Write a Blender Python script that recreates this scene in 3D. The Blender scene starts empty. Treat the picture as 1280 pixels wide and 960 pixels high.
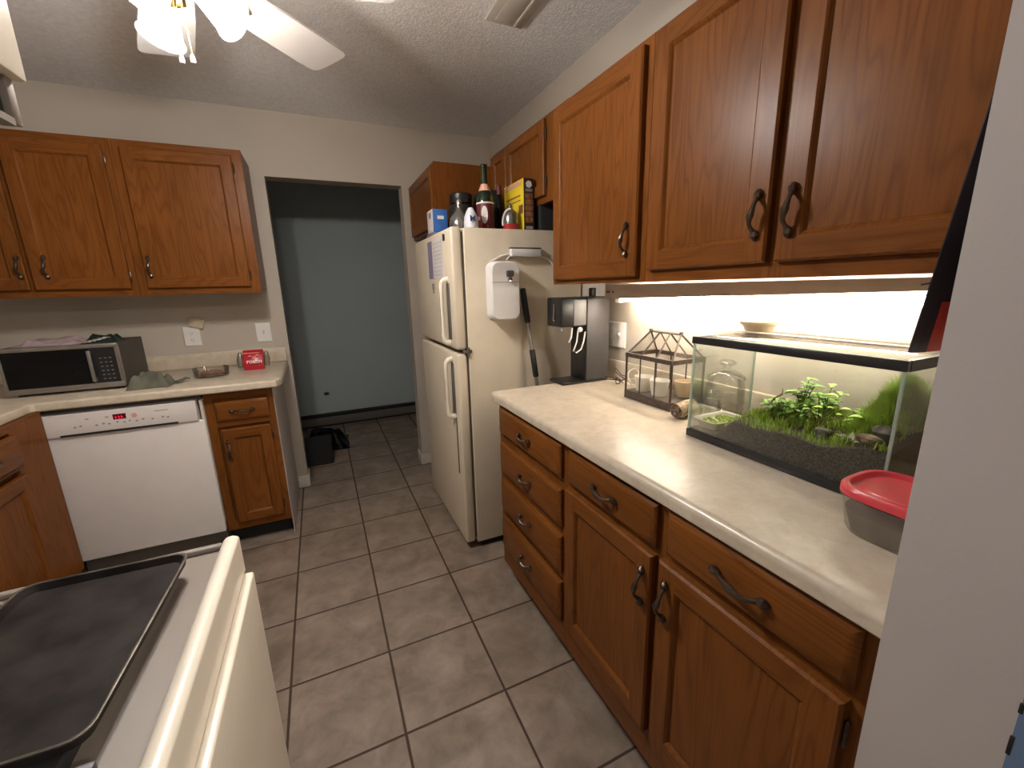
import bpy, bmesh, math, random
from mathutils import Vector, Matrix
random.seed(7)
SC = bpy.context.scene
COL = SC.collection
PI = math.pi
V = Vector

# ------------------------------------------------------------------ materials
def new_mat(name):
    m = bpy.data.materials.new(name); m.use_nodes = True
    nt = m.node_tree; nt.nodes.clear()
    out = nt.nodes.new('ShaderNodeOutputMaterial')
    b = nt.nodes.new('ShaderNodeBsdfPrincipled')
    nt.links.new(b.outputs[0], out.inputs[0])
    return m, nt, b, out

def nd(nt, t, **kw):
    n = nt.nodes.new(t)
    for k, v in kw.items():
        if k in n.inputs.keys(): n.inputs[k].default_value = v
        else: setattr(n, k, v)
    return n

def ramp(nt, stops):
    r = nt.nodes.new('ShaderNodeValToRGB')
    e = r.color_ramp.elements
    while len(e) < len(stops): e.new(0.5)
    for i, (p, c) in enumerate(stops):
        e[i].position = p; e[i].color = (*c, 1) if len(c) == 3 else c
    return r

def plain(name, col, rough=.5, metal=0., spec=.5, var=.06, scale=14., bump=0., bscale=200., coat=0., trans=0.):
    """paint, plastic, metal: a flat colour with a little mottling and optional fine bump"""
    m, nt, b, out = new_mat(name)
    tc = nd(nt, 'ShaderNodeTexCoord')
    no = nd(nt, 'ShaderNodeTexNoise', Scale=scale, Detail=4.)
    nt.links.new(tc.outputs['Object'], no.inputs['Vector'])
    lo = tuple(max(0, c * (1 - var)) for c in col); hi = tuple(min(1, c * (1 + var)) for c in col)
    r = ramp(nt, [(.3, lo), (.7, hi)])
    nt.links.new(no.outputs[0], r.inputs[0]); nt.links.new(r.outputs[0], b.inputs['Base Color'])
    b.inputs['Roughness'].default_value = rough; b.inputs['Metallic'].default_value = metal
    b.inputs['Specular IOR Level'].default_value = spec
    b.inputs['Coat Weight'].default_value = coat
    b.inputs['Transmission Weight'].default_value = trans
    if bump:
        n2 = nd(nt, 'ShaderNodeTexNoise', Scale=bscale, Detail=3.)
        nt.links.new(tc.outputs['Object'], n2.inputs['Vector'])
        bp = nd(nt, 'ShaderNodeBump', Strength=bump, Distance=.004)
        nt.links.new(n2.outputs[0], bp.inputs['Height']); nt.links.new(bp.outputs[0], b.inputs['Normal'])
    return m

def emit(name, col, s):
    m, nt, b, out = new_mat(name)
    b.inputs['Base Color'].default_value = (*col, 1)
    b.inputs['Emission Color'].default_value = (*col, 1); b.inputs['Emission Strength'].default_value = s
    return m

def wood(name, axis, tint=1.0):
    """stained oak, the grain running along one axis"""
    m, nt, b, out = new_mat(name)
    tc = nd(nt, 'ShaderNodeTexCoord')
    def mapped(s_long, s_cross):
        mp = nd(nt, 'ShaderNodeMapping')
        s = [s_cross] * 3; s[axis] = s_long
        mp.inputs['Scale'].default_value = s
        nt.links.new(tc.outputs['Object'], mp.inputs['Vector']); return mp
    # cathedral figure: warped rings
    mp1 = mapped(.75, 6.)
    n1 = nd(nt, 'ShaderNodeTexNoise', Scale=1.3, Detail=2., Distortion=.2)
    nt.links.new(mp1.outputs[0], n1.inputs['Vector'])
    mul = nd(nt, 'ShaderNodeMath', operation='MULTIPLY'); mul.inputs[1].default_value = 16.
    nt.links.new(n1.outputs[0], mul.inputs[0])
    fr = nd(nt, 'ShaderNodeMath', operation='PINGPONG'); fr.inputs[1].default_value = .5
    nt.links.new(mul.outputs[0], fr.inputs[0])
    # pores: fine long streaks
    mp2 = mapped(5., 190.)
    n2 = nd(nt, 'ShaderNodeTexNoise', Scale=1., Detail=2.)
    nt.links.new(mp2.outputs[0], n2.inputs['Vector'])
    mp3 = mapped(1.5, 5.)
    n3 = nd(nt, 'ShaderNodeTexNoise', Scale=1.2, Detail=2.)
    nt.links.new(mp3.outputs[0], n3.inputs['Vector'])
    t = tint
    r1 = ramp(nt, [(0., (.140*t, .047*t, .0095*t)), (.22, (.176*t, .062*t, .0130*t)), (1., (.198*t, .071*t, .0155*t))])
    nt.links.new(fr.outputs[0], r1.inputs[0])
    r2 = ramp(nt, [(.33, (.66, .58, .52)), (.56, (1, 1, 1))])
    nt.links.new(n2.outputs[0], r2.inputs[0])
    mx = nd(nt, 'ShaderNodeMixRGB', blend_type='MULTIPLY'); mx.inputs[0].default_value = .42
    nt.links.new(r1.outputs[0], mx.inputs[1]); nt.links.new(r2.outputs[0], mx.inputs[2])
    r3 = ramp(nt, [(.3, (.84, .82, .8)), (.7, (1.08, 1.05, 1.03))])
    nt.links.new(n3.outputs[0], r3.inputs[0])
    mx2 = nd(nt, 'ShaderNodeMixRGB', blend_type='MULTIPLY'); mx2.inputs[0].default_value = 1.
    nt.links.new(mx.outputs[0], mx2.inputs[1]); nt.links.new(r3.outputs[0], mx2.inputs[2])
    nt.links.new(mx2.outputs[0], b.inputs['Base Color'])
    b.inputs['Roughness'].default_value = .32
    b.inputs['Specular IOR Level'].default_value = .11
    bp = nd(nt, 'ShaderNodeBump', Strength=.09, Distance=.0015)
    nt.links.new(n2.outputs[0], bp.inputs['Height']); nt.links.new(bp.outputs[0], b.inputs['Normal'])
    return m

def thin_glass(name, tint=(.96, .985, .97), refl=.5, base=.04):
    """a thin clear pane: see-through with a mirror-like sheen at a slant"""
    m, nt, b, out = new_mat(name); nt.nodes.remove(b)
    tr = nd(nt, 'ShaderNodeBsdfTransparent'); tr.inputs[0].default_value = (*tint, 1)
    gl = nd(nt, 'ShaderNodeBsdfGlossy', Roughness=.03)
    lw = nd(nt, 'ShaderNodeFresnel', IOR=1.45)
    mm = nd(nt, 'ShaderNodeMath', operation='MULTIPLY_ADD'); mm.inputs[1].default_value = refl; mm.inputs[2].default_value = base * .3
    nt.links.new(lw.outputs[0], mm.inputs[0])
    mix = nd(nt, 'ShaderNodeMixShader')
    nt.links.new(mm.outputs[0], mix.inputs[0]); nt.links.new(tr.outputs[0], mix.inputs[1]); nt.links.new(gl.outputs[0], mix.inputs[2])
    nt.links.new(mix.outputs[0], out.inputs[0])
    return m

def frosted(name, col, clear, gloss=.1):
    """milky plastic or glass: part clear, part diffusing"""
    m, nt, b, out = new_mat(name); nt.nodes.remove(b)
    tl = nd(nt, 'ShaderNodeBsdfTranslucent'); tl.inputs[0].default_value = (*col, 1)
    df = nd(nt, 'ShaderNodeBsdfDiffuse'); df.inputs[0].default_value = (*col, 1)
    tr = nd(nt, 'ShaderNodeBsdfTransparent'); tr.inputs[0].default_value = (*[min(1, c * 1.05) for c in col], 1)
    gl = nd(nt, 'ShaderNodeBsdfGlossy', Roughness=.2)
    a = nd(nt, 'ShaderNodeMixShader'); a.inputs[0].default_value = .5
    nt.links.new(tl.outputs[0], a.inputs[1]); nt.links.new(df.outputs[0], a.inputs[2])
    c = nd(nt, 'ShaderNodeMixShader'); c.inputs[0].default_value = clear
    nt.links.new(a.outputs[0], c.inputs[1]); nt.links.new(tr.outputs[0], c.inputs[2])
    d = nd(nt, 'ShaderNodeMixShader'); d.inputs[0].default_value = gloss
    nt.links.new(c.outputs[0], d.inputs[1]); nt.links.new(gl.outputs[0], d.inputs[2])
    nt.links.new(d.outputs[0], out.inputs[0])
    return m

TILE = .338
def tile_floor():
    m, nt, b, out = new_mat('floor tile')
    tc = nd(nt, 'ShaderNodeTexCoord')
    sc = nd(nt, 'ShaderNodeVectorMath', operation='SCALE'); sc.inputs['Scale'].default_value = 1 / TILE
    nt.links.new(tc.outputs['Object'], sc.inputs[0])
    fl = nd(nt, 'ShaderNodeVectorMath', operation='FLOOR'); nt.links.new(sc.outputs[0], fl.inputs[0])
    frc = nd(nt, 'ShaderNodeVectorMath', operation='FRACTION'); nt.links.new(sc.outputs[0], frc.inputs[0])
    sep = nd(nt, 'ShaderNodeSeparateXYZ'); nt.links.new(frc.outputs[0], sep.inputs[0])
    ds = []
    for k in (0, 1):
        s = nd(nt, 'ShaderNodeMath', operation='SUBTRACT'); s.inputs[1].default_value = .5
        nt.links.new(sep.outputs[k], s.inputs[0])
        a = nd(nt, 'ShaderNodeMath', operation='ABSOLUTE'); nt.links.new(s.outputs[0], a.inputs[0]); ds.append(a)
    mx = nd(nt, 'ShaderNodeMath', operation='MAXIMUM'); nt.links.new(ds[0].outputs[0], mx.inputs[0]); nt.links.new(ds[1].outputs[0], mx.inputs[1])
    g = ramp(nt, [(.4855, (0, 0, 0)), (.4905, (1, 1, 1))]); nt.links.new(mx.outputs[0], g.inputs[0])
    wn = nd(nt, 'ShaderNodeTexWhiteNoise'); nt.links.new(fl.outputs[0], wn.inputs['Vector'])
    off = nd(nt, 'ShaderNodeVectorMath', operation='MULTIPLY_ADD'); off.inputs[1].default_value = (7, 7, 7)
    nt.links.new(wn.outputs['Color'], off.inputs[0]); nt.links.new(tc.outputs['Object'], off.inputs[2])
    n1 = nd(nt, 'ShaderNodeTexNoise', Scale=9., Detail=7., Roughness=.65, Distortion=.4); nt.links.new(off.outputs[0], n1.inputs['Vector'])
    n2 = nd(nt, 'ShaderNodeTexNoise', Scale=4., Detail=3.); nt.links.new(off.outputs[0], n2.inputs['Vector'])
    r1 = ramp(nt, [(.3, (.16, .122, .094)), (.5, (.24, .19, .15)), (.72, (.32, .26, .21))]); nt.links.new(n1.outputs[0], r1.inputs[0])
    r2 = ramp(nt, [(.35, (.82, .8, .76)), (.55, (1, 1, 1)), (.7, (1.1, .98, .92))]); nt.links.new(n2.outputs[0], r2.inputs[0])
    m1 = nd(nt, 'ShaderNodeMixRGB', blend_type='MULTIPLY'); m1.inputs[0].default_value = 1
    nt.links.new(r1.outputs[0], m1.inputs[1]); nt.links.new(r2.outputs[0], m1.inputs[2])
    m2 = nd(nt, 'ShaderNodeMixRGB'); m2.inputs[2].default_value = (.05, .028, .017, 1)
    nt.links.new(g.outputs[0], m2.inputs[0]); nt.links.new(m1.outputs[0], m2.inputs[1])
    nt.links.new(m2.outputs[0], b.inputs['Base Color'])
    rr = ramp(nt, [(0, (.42,) * 3), (1, (.9,) * 3)]); nt.links.new(g.outputs[0], rr.inputs[0]); nt.links.new(rr.outputs[0], b.inputs['Roughness'])
    inv = nd(nt, 'ShaderNodeMath', operation='MULTIPLY_ADD'); inv.inputs[1].default_value = -1.; inv.inputs[2].default_value = 1.
    nt.links.new(g.outputs[0], inv.inputs[0])
    ad = nd(nt, 'ShaderNodeMath', operation='MULTIPLY_ADD'); ad.inputs[1].default_value = .25
    nt.links.new(n1.outputs[0], ad.inputs[0]); nt.links.new(inv.outputs[0], ad.inputs[2])
    bp = nd(nt, 'ShaderNodeBump', Strength=.5, Distance=.003)
    nt.links.new(ad.outputs[0], bp.inputs['Height']); nt.links.new(bp.outputs[0], b.inputs['Normal'])
    return m

def laminate():
    m, nt, b, out = new_mat('laminate counter')
    tc = nd(nt, 'ShaderNodeTexCoord')
    n1 = nd(nt, 'ShaderNodeTexNoise', Scale=22., Detail=8., Roughness=.7, Distortion=.6); nt.links.new(tc.outputs['Object'], n1.inputs['Vector'])
    n2 = nd(nt, 'ShaderNodeTexNoise', Scale=5., Detail=3.); nt.links.new(tc.outputs['Object'], n2.inputs['Vector'])
    r1 = ramp(nt, [(.32, (.47, .40, .31)), (.55, (.56, .49, .395)), (.75, (.62, .56, .47))]); nt.links.new(n1.outputs[0], r1.inputs[0])
    r2 = ramp(nt, [(.3, (.93, .92, .9)), (.7, (1.03, 1.02, 1.0))]); nt.links.new(n2.outputs[0], r2.inputs[0])
    mx = nd(nt, 'ShaderNodeMixRGB', blend_type='MULTIPLY'); mx.inputs[0].default_value = 1
    nt.links.new(r1.outputs[0], mx.inputs[1]); nt.links.new(r2.outputs[0], mx.inputs[2]); nt.links.new(mx.outputs[0], b.inputs['Base Color'])
    b.inputs['Roughness'].default_value = .3
    return m

def speckle(name, c1, c2, c3, scale=140., rough=.6, detail=2.):
    m, nt, b, out = new_mat(name)
    tc = nd(nt, 'ShaderNodeTexCoord')
    n1 = nd(nt, 'ShaderNodeTexNoise', Scale=scale, Detail=detail); nt.links.new(tc.outputs['Object'], n1.inputs['Vector'])
    b.inputs['Specular IOR Level'].default_value = .2
    r = ramp(nt, [(.34, c1), (.5, c2), (.66, c3)]); nt.links.new(n1.outputs[0], r.inputs[0]); nt.links.new(r.outputs[0], b.inputs['Base Color'])
    b.inputs['Roughness'].default_value = rough
    bp = nd(nt, 'ShaderNodeBump', Strength=.4, Distance=.003)
    nt.links.new(n1.outputs[0], bp.inputs['Height']); nt.links.new(bp.outputs[0], b.inputs['Normal'])
    return m

M = {}
M['wood_z'] = wood('oak upright grain', 2, .95)
M['wood_x'] = wood('oak grain across the room', 0, .95)
M['wood_y'] = wood('oak grain along the room', 1, .95)
M['wall'] = plain('beige wall paint', (.455, .405, .345), .85, bump=.12, bscale=160., var=.03, scale=3.)
M['end_wall'] = plain('off white wall paint', (.45, .41, .395), .8, bump=.05, bscale=160., var=.03, scale=3.)
M['blue_paint'] = plain('bright blue wall paint', (.075, .125, .20), .85, bump=.1, bscale=160., var=.03, scale=3.)
M['blue'] = plain('blue grey wall paint', (.46, .53, .55), .85, bump=.1, bscale=160., var=.03, scale=3.)
M['ceiling'] = plain('textured ceiling paint', (.82, .815, .83), .95, bump=.9, bscale=95., var=.08, scale=60.)
M['floor'] = tile_floor()
M['laminate'] = laminate()
M['trim'] = plain('white trim paint', (.55, .51, .45), .55)
M['cream'] = plain('cream enamel', (.85, .77, .64), .32, var=.02, coat=.2)
M['cooktop'] = plain('greyish cooktop enamel', (.23, .19, .155), .55, var=.02)
M['fridge'] = plain('almond fridge enamel', (.66, .58, .45), .42, var=.03, bump=.12, bscale=420.)
M['gasket'] = plain('grey door gasket', (.10, .085, .07), .7)
M['white'] = plain('white plastic', (.72, .70, .68), .4, var=.02)
M['dw_white'] = plain('white appliance enamel', (.75, .71, .69), .3, var=.02)
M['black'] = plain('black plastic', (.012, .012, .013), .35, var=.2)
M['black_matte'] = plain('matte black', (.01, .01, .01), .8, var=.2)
M['gloss_black'] = plain('gloss black glass', (.004, .004, .005), .08, spec=.18, var=.2)
M['bronze'] = plain('dark bronze pulls', (.085, .062, .046), .36, .75, var=.2, scale=60.)
M['steel'] = plain('brushed steel', (.36, .34, .32), .38, .9, var=.08)
M['satin'] = plain('satin dark grey metal panel', (.085, .085, .092), .5, .4, var=.05)
M['satin_light'] = plain('satin light grey panel', (.20, .20, .205), .5, .4, var=.05)
M['chrome'] = plain('chrome', (.7, .7, .7), .14, 1.)
M['brass'] = plain('polished brass', (.75, .55, .22), .25, 1.)
M['pan'] = speckle('dark baked-on baking tin', (.008, .006, .0055), (.019, .015, .0135), (.030, .024, .021), 16., .5, 6.)
M['pan'].node_tree.nodes['Principled BSDF'].inputs['Specular IOR Level'].default_value = .1
M['pan_rim'] = plain('worn steel rim', (.085, .072, .058), .4, .7, var=.6, scale=30.)
M['pane_glass'] = thin_glass('terrarium panes', (.955, .965, .955), .16, .03)
M['granite'] = speckle('grey speckled board', (.10, .09, .085), (.26, .24, .23), (.5, .48, .46), 190.)
M['soil'] = speckle('dark aquarium soil', (.022, .018, .015), (.06, .050, .042), (.11, .092, .076), 260., .95, 4.)
M['moss'] = speckle('moss', (.10, .15, .015), (.25, .34, .04), (.42, .48, .09), 150., .9, 4.)
M['grass'] = plain('aquarium grass', (.34, .48, .06), .6, var=.35, scale=40.)
M['leaf'] = plain('green leaves', (.24, .46, .08), .45, var=.35, scale=40.)
M['leaf_light'] = plain('bright green leaves', (.50, .70, .10), .45, var=.2, scale=40.)
M['leaf_pale'] = plain('pale rosette leaves', (.42, .45, .30), .5, var=.3, scale=60.)
M['stem'] = plain('brown stems', (.10, .07, .035), .7)
M['rock'] = speckle('layered rock', (.04, .035, .032), (.13, .115, .10), (.26, .24, .21), 45., .85, 5.)
M['drift'] = speckle('driftwood', (.10, .065, .04), (.22, .15, .10), (.36, .27, .19), 50., .85, 5.)
M['bark'] = speckle('log bark', (.20, .15, .10), (.42, .33, .23), (.6, .5, .38), 60., .9, 5.)
M['log_end'] = speckle('dark log end', (.03, .02, .015), (.10, .07, .05), (.2, .15, .11), 80., .9, 4.)
M['glass'] = thin_glass('clear glass', (.965, .985, .975))
M['jar_glass'] = thin_glass('jar glass', (.97, .975, .97), .7, .09)
M['glass_edge'] = frosted('green glass edge', (.66, .76, .71), .5, .2)
M['terr_frame'] = plain('weathered zinc frame', (.085, .066, .056), .5, .45, var=.25, scale=50.)
M['pot'] = plain('white pots', (.66, .63, .56), .6, var=.06)
M['bowl'] = plain('glazed tan bowl', (.50, .39, .25), .35, var=.1)
M['red_lid'] = plain('red plastic lid', (.55, .045, .06), .34, var=.04)
M['tub'] = frosted('clear tub plastic', (.78, .75, .70), .80, .06)
M['tub_fill'] = plain('brown leftovers', (.13, .105, .085), .6, var=.3, scale=30.)
M['shade'] = frosted('frosted lamp glass', (.86, .82, .77), .62, .04)
M['bulb'] = emit('lamp bulb', (1., .975, .955), 1120.)
M['bulb_dim'] = emit('dimmer lamp bulb', (1., .975, .955), 620.)
M['tube'] = emit('fluorescent tube', (1., .88, .72), 66.)
M['adjoin_fill'] = emit('adjoining room fill', (1., .97, .94), 110.)  # glow of the added fill lamp behind the camera
M['led'] = emit('red display digits', (1., .03, .08), 1.2)
M['led_dark'] = plain('dark red display', (.10, .004, .012), .2)
M['batten'] = plain('painted light batten', (.62, .52, .43), .5)
M['blade'] = plain('white fan blade', (.60, .58, .57), .45, var=.03)
M['fabric'] = plain('grey green cloth', (.115, .115, .085), .95, var=.15, bump=.3, bscale=600.)
M['red_pack'] = plain('red package print', (.42, .012, .025), .35, var=.12, scale=40.)
M['clear_pack'] = frosted('clear package film', (.46, .42, .34), .55, .05)
M['white_ink'] = plain('white print', (.75, .70, .66), .5)
M['grey_ink'] = plain('grey print', (.24, .22, .22), .6)
M['navy_ink'] = plain('navy print', (.03, .05, .16), .5)
M['lavender'] = plain('lavender print', (.19, .17, .27), .6, var=.1, scale=80.)
M['paper'] = plain('white paper', (.62, .58, .58), .7)
M['beige_tag'] = plain('beige card', (.50, .43, .30), .7)
M['blue_box'] = plain('blue carton', (.035, .13, .42), .45, var=.15)
M['yellow_box'] = plain('yellow carton', (.72, .54, .02), .5, var=.08)
M['brown_box'] = plain('dark brown carton', (.028, .013, .009), .5, var=.2)
M['orange_pic'] = plain('orange and brown food pictures', (.22, .095, .04), .5, var=.6, scale=60.)
M['bottle_green'] = plain('dark green bottle glass', (.006, .018, .008), .08, var=.3)
M['foil_pink'] = plain('peach neck label', (.62, .34, .24), .5, var=.15, scale=60.)
M['maroon'] = plain('maroon label', (.10, .01, .02), .5, var=.15)
M['clear_plastic'] = frosted('smoky clear plastic', (.30, .29, .26), .6, .3)
M['spray_white'] = plain('white spray bottle', (.62, .64, .70), .4)
M['red_clear'] = plain('red liquid bottle', (.32, .03, .03), .2, var=.3)
M['black_jar'] = plain('black jar plastic', (.011, .010, .010), .3, var=.2)
M['purple_bag'] = plain('purple white wrapper', (.36, .28, .30), .35, var=.3, scale=20.)
M['green_bag'] = plain('dark green foil bag', (.012, .03, .025), .25, var=.3)
M['foil'] = plain('silver foil', (.75, .73, .7), .2, .9)
M['dark_sheet'] = plain('dark glossy print', (.022, .016, .022), .25, var=.5, scale=9.)
M['red_print'] = plain('red print', (.40, .03, .02), .4, var=.3, scale=30.)
M['cable'] = plain('dark cable', (.03, .025, .022), .5)
M['cable_white'] = plain('white cable', (.6, .56, .5), .5)
M['food'] = plain('reddish brown food', (.20, .075, .05), .6, var=.5, scale=70.)
M['microwave_case'] = plain('dark brown grey case', (.062, .052, .046), .5, .3)
M['dish_glass'] = thin_glass('thick dish glass', (.94, .93, .91), .8, .14)
M['heater'] = plain('dull brown grey heater enamel', (.13, .115, .10), .5)

# ------------------------------------------------------------------ mesh builder
class MB:
    def __init__(s): s.bm = bmesh.new(); s.mi = 0
    def _q(s, vs, mi=None):
        try: f = s.bm.faces.new(vs)
        except ValueError: return None
        f.material_index = s.mi if mi is None else mi; return f
    def box(s, x0, x1, y0, y1, z0, z1, bev=0., seg=2, mi=None, mat=None):
        r = bmesh.ops.create_cube(s.bm, size=1.)
        vs = r['verts']
        for v in vs:
            v.co = V((x0 + (v.co.x + .5) * (x1 - x0), y0 + (v.co.y + .5) * (y1 - y0), z0 + (v.co.z + .5) * (z1 - z0)))
            if mat: v.co = mat @ v.co
        fs = set(f for v in vs for f in v.link_faces)
        for f in fs: f.material_index = s.mi if mi is None else mi
        if bev > 0:
            es = set(e for v in vs for e in v.link_edges)
            bmesh.ops.bevel(s.bm, geom=list(es), offset=bev, segments=seg, profile=.5, affect='EDGES', material=-1)
        return s
    def poly(s, pts, mi=None):
        return s._q([s.bm.verts.new(p) for p in pts], mi)
    def prism(s, pts, d, mi=None):
        """closed polygon pts pushed along d"""
        d = V(d); a = [s.bm.verts.new(V(p)) for p in pts]; b = [s.bm.verts.new(V(p) + d) for p in pts]
        n = len(pts); s._q(a[::-1], mi); s._q(b, mi)
        for i in range(n): s._q([a[i], a[(i + 1) % n], b[(i + 1) % n], b[i]], mi)
        return s
    def tube(s, pts, rad, seg=8, caps=True, mi=None, flat=1.):
        pts = [V(p) for p in pts]; n = len(pts)
        rad = [rad] * n if isinstance(rad, (int, float)) else rad
        rings = []; up = None
        for i, p in enumerate(pts):
            t = (pts[min(i + 1, n - 1)] - pts[max(i - 1, 0)]).normalized()
            if up is None:
                up = V((0, 0, 1)) if abs(t.z) < .9 else V((1, 0, 0))
            a = t.cross(up)
            if a.length < 1e-6: a = t.cross(V((0, 1, 0)))
            a.normalize(); b = a.cross(t).normalized(); up = b
            rings.append([s.bm.verts.new(p + (a * math.cos(2 * PI * k / seg) + b * math.sin(2 * PI * k / seg) * flat) * rad[i]) for k in range(seg)])
        for i in range(n - 1):
            for k in range(seg): s._q([rings[i][k], rings[i][(k + 1) % seg], rings[i + 1][(k + 1) % seg], rings[i + 1][k]], mi)
        if caps: s._q(rings[0][::-1], mi); s._q(rings[-1], mi)
        return s
    def lathe(s, prof, c, seg=24, axis=(0, 0, 1), mi=None, sx=1., sy=1.):
        """profile [(radius, height), ...] spun round the axis at c"""
        ax = V(axis).normalized(); a = ax.orthogonal().normalized(); b = ax.cross(a); c = V(c)
        if abs(ax.z) > .999: a, b = V((1, 0, 0)), V((0, 1, 0))
        rings = []
        for r, h in prof:
            if r < 1e-6: rings.append([s.bm.verts.new(c + ax * h)]); continue
            rings.append([s.bm.verts.new(c + ax * h + (a * math.cos(2 * PI * k / seg) * sx + b * math.sin(2 * PI * k / seg) * sy) * r) for k in range(seg)])
        for i in range(len(rings) - 1):
            p, q = rings[i], rings[i + 1]
            for k in range(seg):
                k2 = (k + 1) % seg
                if len(p) == 1 and len(q) == 1: continue
                if len(p) == 1: s._q([p[0], q[k2], q[k]], mi)
                elif len(q) == 1: s._q([p[k], p[k2], q[0]], mi)
                else: s._q([p[k], p[k2], q[k2], q[k]], mi)
        return s
    def rbox(s, cx, cy, w, d, z0, z1, r, seg=6, mi=None, taper=1.):
        """upright block with round corners"""
        out = []
        for k, (sx, sy) in enumerate(((1, 1), (-1, 1), (-1, -1), (1, -1))):
            for i in range(seg + 1):
                a = PI / 2 * (k + i / seg)
                out.append((sx * (w / 2 - r) + r * math.cos(a), sy * (d / 2 - r) + r * math.sin(a)))
        a = [s.bm.verts.new((cx + x * taper, cy + y * taper, z0)) for x, y in out]
        b = [s.bm.verts.new((cx + x, cy + y, z1)) for x, y in out]
        n = len(out); s._q(a[::-1], mi); s._q(b, mi)
        for i in range(n): s._q([a[i], a[(i + 1) % n], b[(i + 1) % n], b[i]], mi)
        return s
    def rings(s, rr, cap0=True, cap1=True, mi=None):
        """loft through rings of equally many points"""
        R = [[s.bm.verts.new(p) for p in r] for r in rr]; n = len(rr[0])
        for i in range(len(R) - 1):
            for k in range(n): s._q([R[i][k], R[i][(k + 1) % n], R[i + 1][(k + 1) % n], R[i + 1][k]], mi)
        if cap0: s._q(R[0][::-1], mi)
        if cap1: s._q(R[-1], mi)
        return s

def origin_of(p):
    o = V((0, 0, 0))
    while p is not None: o += V(p.location); p = p.parent
    return o

def obj(name, mb, mats, parent=None, smooth=True):
    """link one mesh object; its vertices are given in world space"""
    me = bpy.data.meshes.new(name)
    bm = mb.bm
    o0 = origin_of(parent)
    if o0.length > 0: bmesh.ops.translate(bm, verts=bm.verts, vec=-o0)
    bmesh.ops.recalc_face_normals(bm, faces=bm.faces)
    bm.to_mesh(me); bm.free()
    mats = mats if isinstance(mats, (list, tuple)) else [mats]
    for m in mats: me.materials.append(M[m] if isinstance(m, str) else m)
    if smooth:
        me.polygons.foreach_set('use_smooth', [True] * len(me.polygons))
        me.set_sharp_from_angle(angle=math.radians(38))
    o = bpy.data.objects.new(name, me); COL.objects.link(o)
    if parent is not None: o.parent = parent
    return o

def tag(o, label, cat, group=None, kind=None):
    o['label'] = label; o['category'] = cat
    if group: o['group'] = group
    if kind: o['kind'] = kind
    return o

def thing(name, loc, label, cat, group=None):
    o = bpy.data.objects.new(name, None); COL.objects.link(o); o.location = loc
    o.empty_display_size = .05
    return tag(o, label, cat, group)

def struct(name, mb, mats, parent=None):
    o = obj(name, mb, mats, parent)
    if parent is None: o['kind'] = 'structure'
    return o

def text(name, body, size, origin, xd, yd, mat, parent, extrude=.0004, bold=0.):
    cu = bpy.data.curves.new(name, 'FONT'); cu.body = body; cu.size = size; cu.extrude = extrude; cu.offset = bold
    cu.align_x = 'CENTER'; cu.align_y = 'CENTER'
    cu.materials.append(M[mat])
    tmp = bpy.data.objects.new(name + '_curve', cu); COL.objects.link(tmp)
    me = bpy.data.meshes.new_from_object(tmp.evaluated_get(bpy.context.evaluated_depsgraph_get()))
    bpy.data.objects.remove(tmp); bpy.data.curves.remove(cu)
    o = bpy.data.objects.new(name, me); COL.objects.link(o)
    xd = V(xd).normalized(); yd = V(yd).normalized(); zd = xd.cross(yd)
    mw = Matrix((xd, yd, zd)).transposed().to_4x4()
    mw.translation = V(origin) - origin_of(parent)
    o.matrix_local = mw; o.parent = parent; o.matrix_parent_inverse = Matrix.Identity(4)
    return o

# ------------------------------------------------------------------ cabinet pieces
def door_mesh(O, U, N, w, h, t=.02, fw=.052, vert=0, hor=1):
    """framed flat-panel door; O lower corner at the back, U sideways, N outwards"""
    mb = MB(); O, U, N = V(O), V(U).normalized(), V(N).normalized(); Z = V((0, 0, 1))
    P = lambda u, v, n: O + U * u + Z * v + N * n
    def ring(d, n): return [P(d, d, n), P(w - d, d, n), P(w - d, h - d, n), P(d, h - d, n)]
    def bridge(a, b, mi=vert):
        for k in range(4): mb.poly([a[k], a[(k + 1) % 4], b[(k + 1) % 4], b[k]], mi)
    e = .005
    mb.poly(ring(0, 0)[::-1], vert)
    bridge(ring(0, 0), ring(0, t - e)); bridge(ring(0, t - e), ring(e, t))
    for u0, u1 in ((e, fw), (w - fw, w - e)): mb.poly([P(u0, e, t), P(u1, e, t), P(u1, h - e, t), P(u0, h - e, t)], vert)
    for v0, v1 in ((e, fw), (h - fw, h - e)): mb.poly([P(fw, v0, t), P(w - fw, v0, t), P(w - fw, v1, t), P(fw, v1, t)], hor)
    bridge(ring(fw, t), ring(fw + .004, t - .003)); bridge(ring(fw + .004, t - .003), ring(fw + .010, t - .010))
    mb.poly(ring(fw + .010, t - .010), vert)
    bmesh.ops.remove_doubles(mb.bm, verts=mb.bm.verts, dist=1e-5)
    return mb

def drawer_mesh(O, U, N, w, h, t=.02):
    mb = MB(); O, U, N = V(O), V(U).normalized(), V(N).normalized(); Z = V((0, 0, 1))
    P = lambda u, v, n: O + U * u + Z * v + N * n
    rr = []
    for d, n in ((0, 0), (0, t - .010), (.002, t - .008), (.012, t - .001), (.015, t)):
        rr.append([P(d, d, n), P(w - d, d, n), P(w - d, h - d, n), P(d, h - d, n)])
    mb.rings(rr)
    return mb

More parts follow.
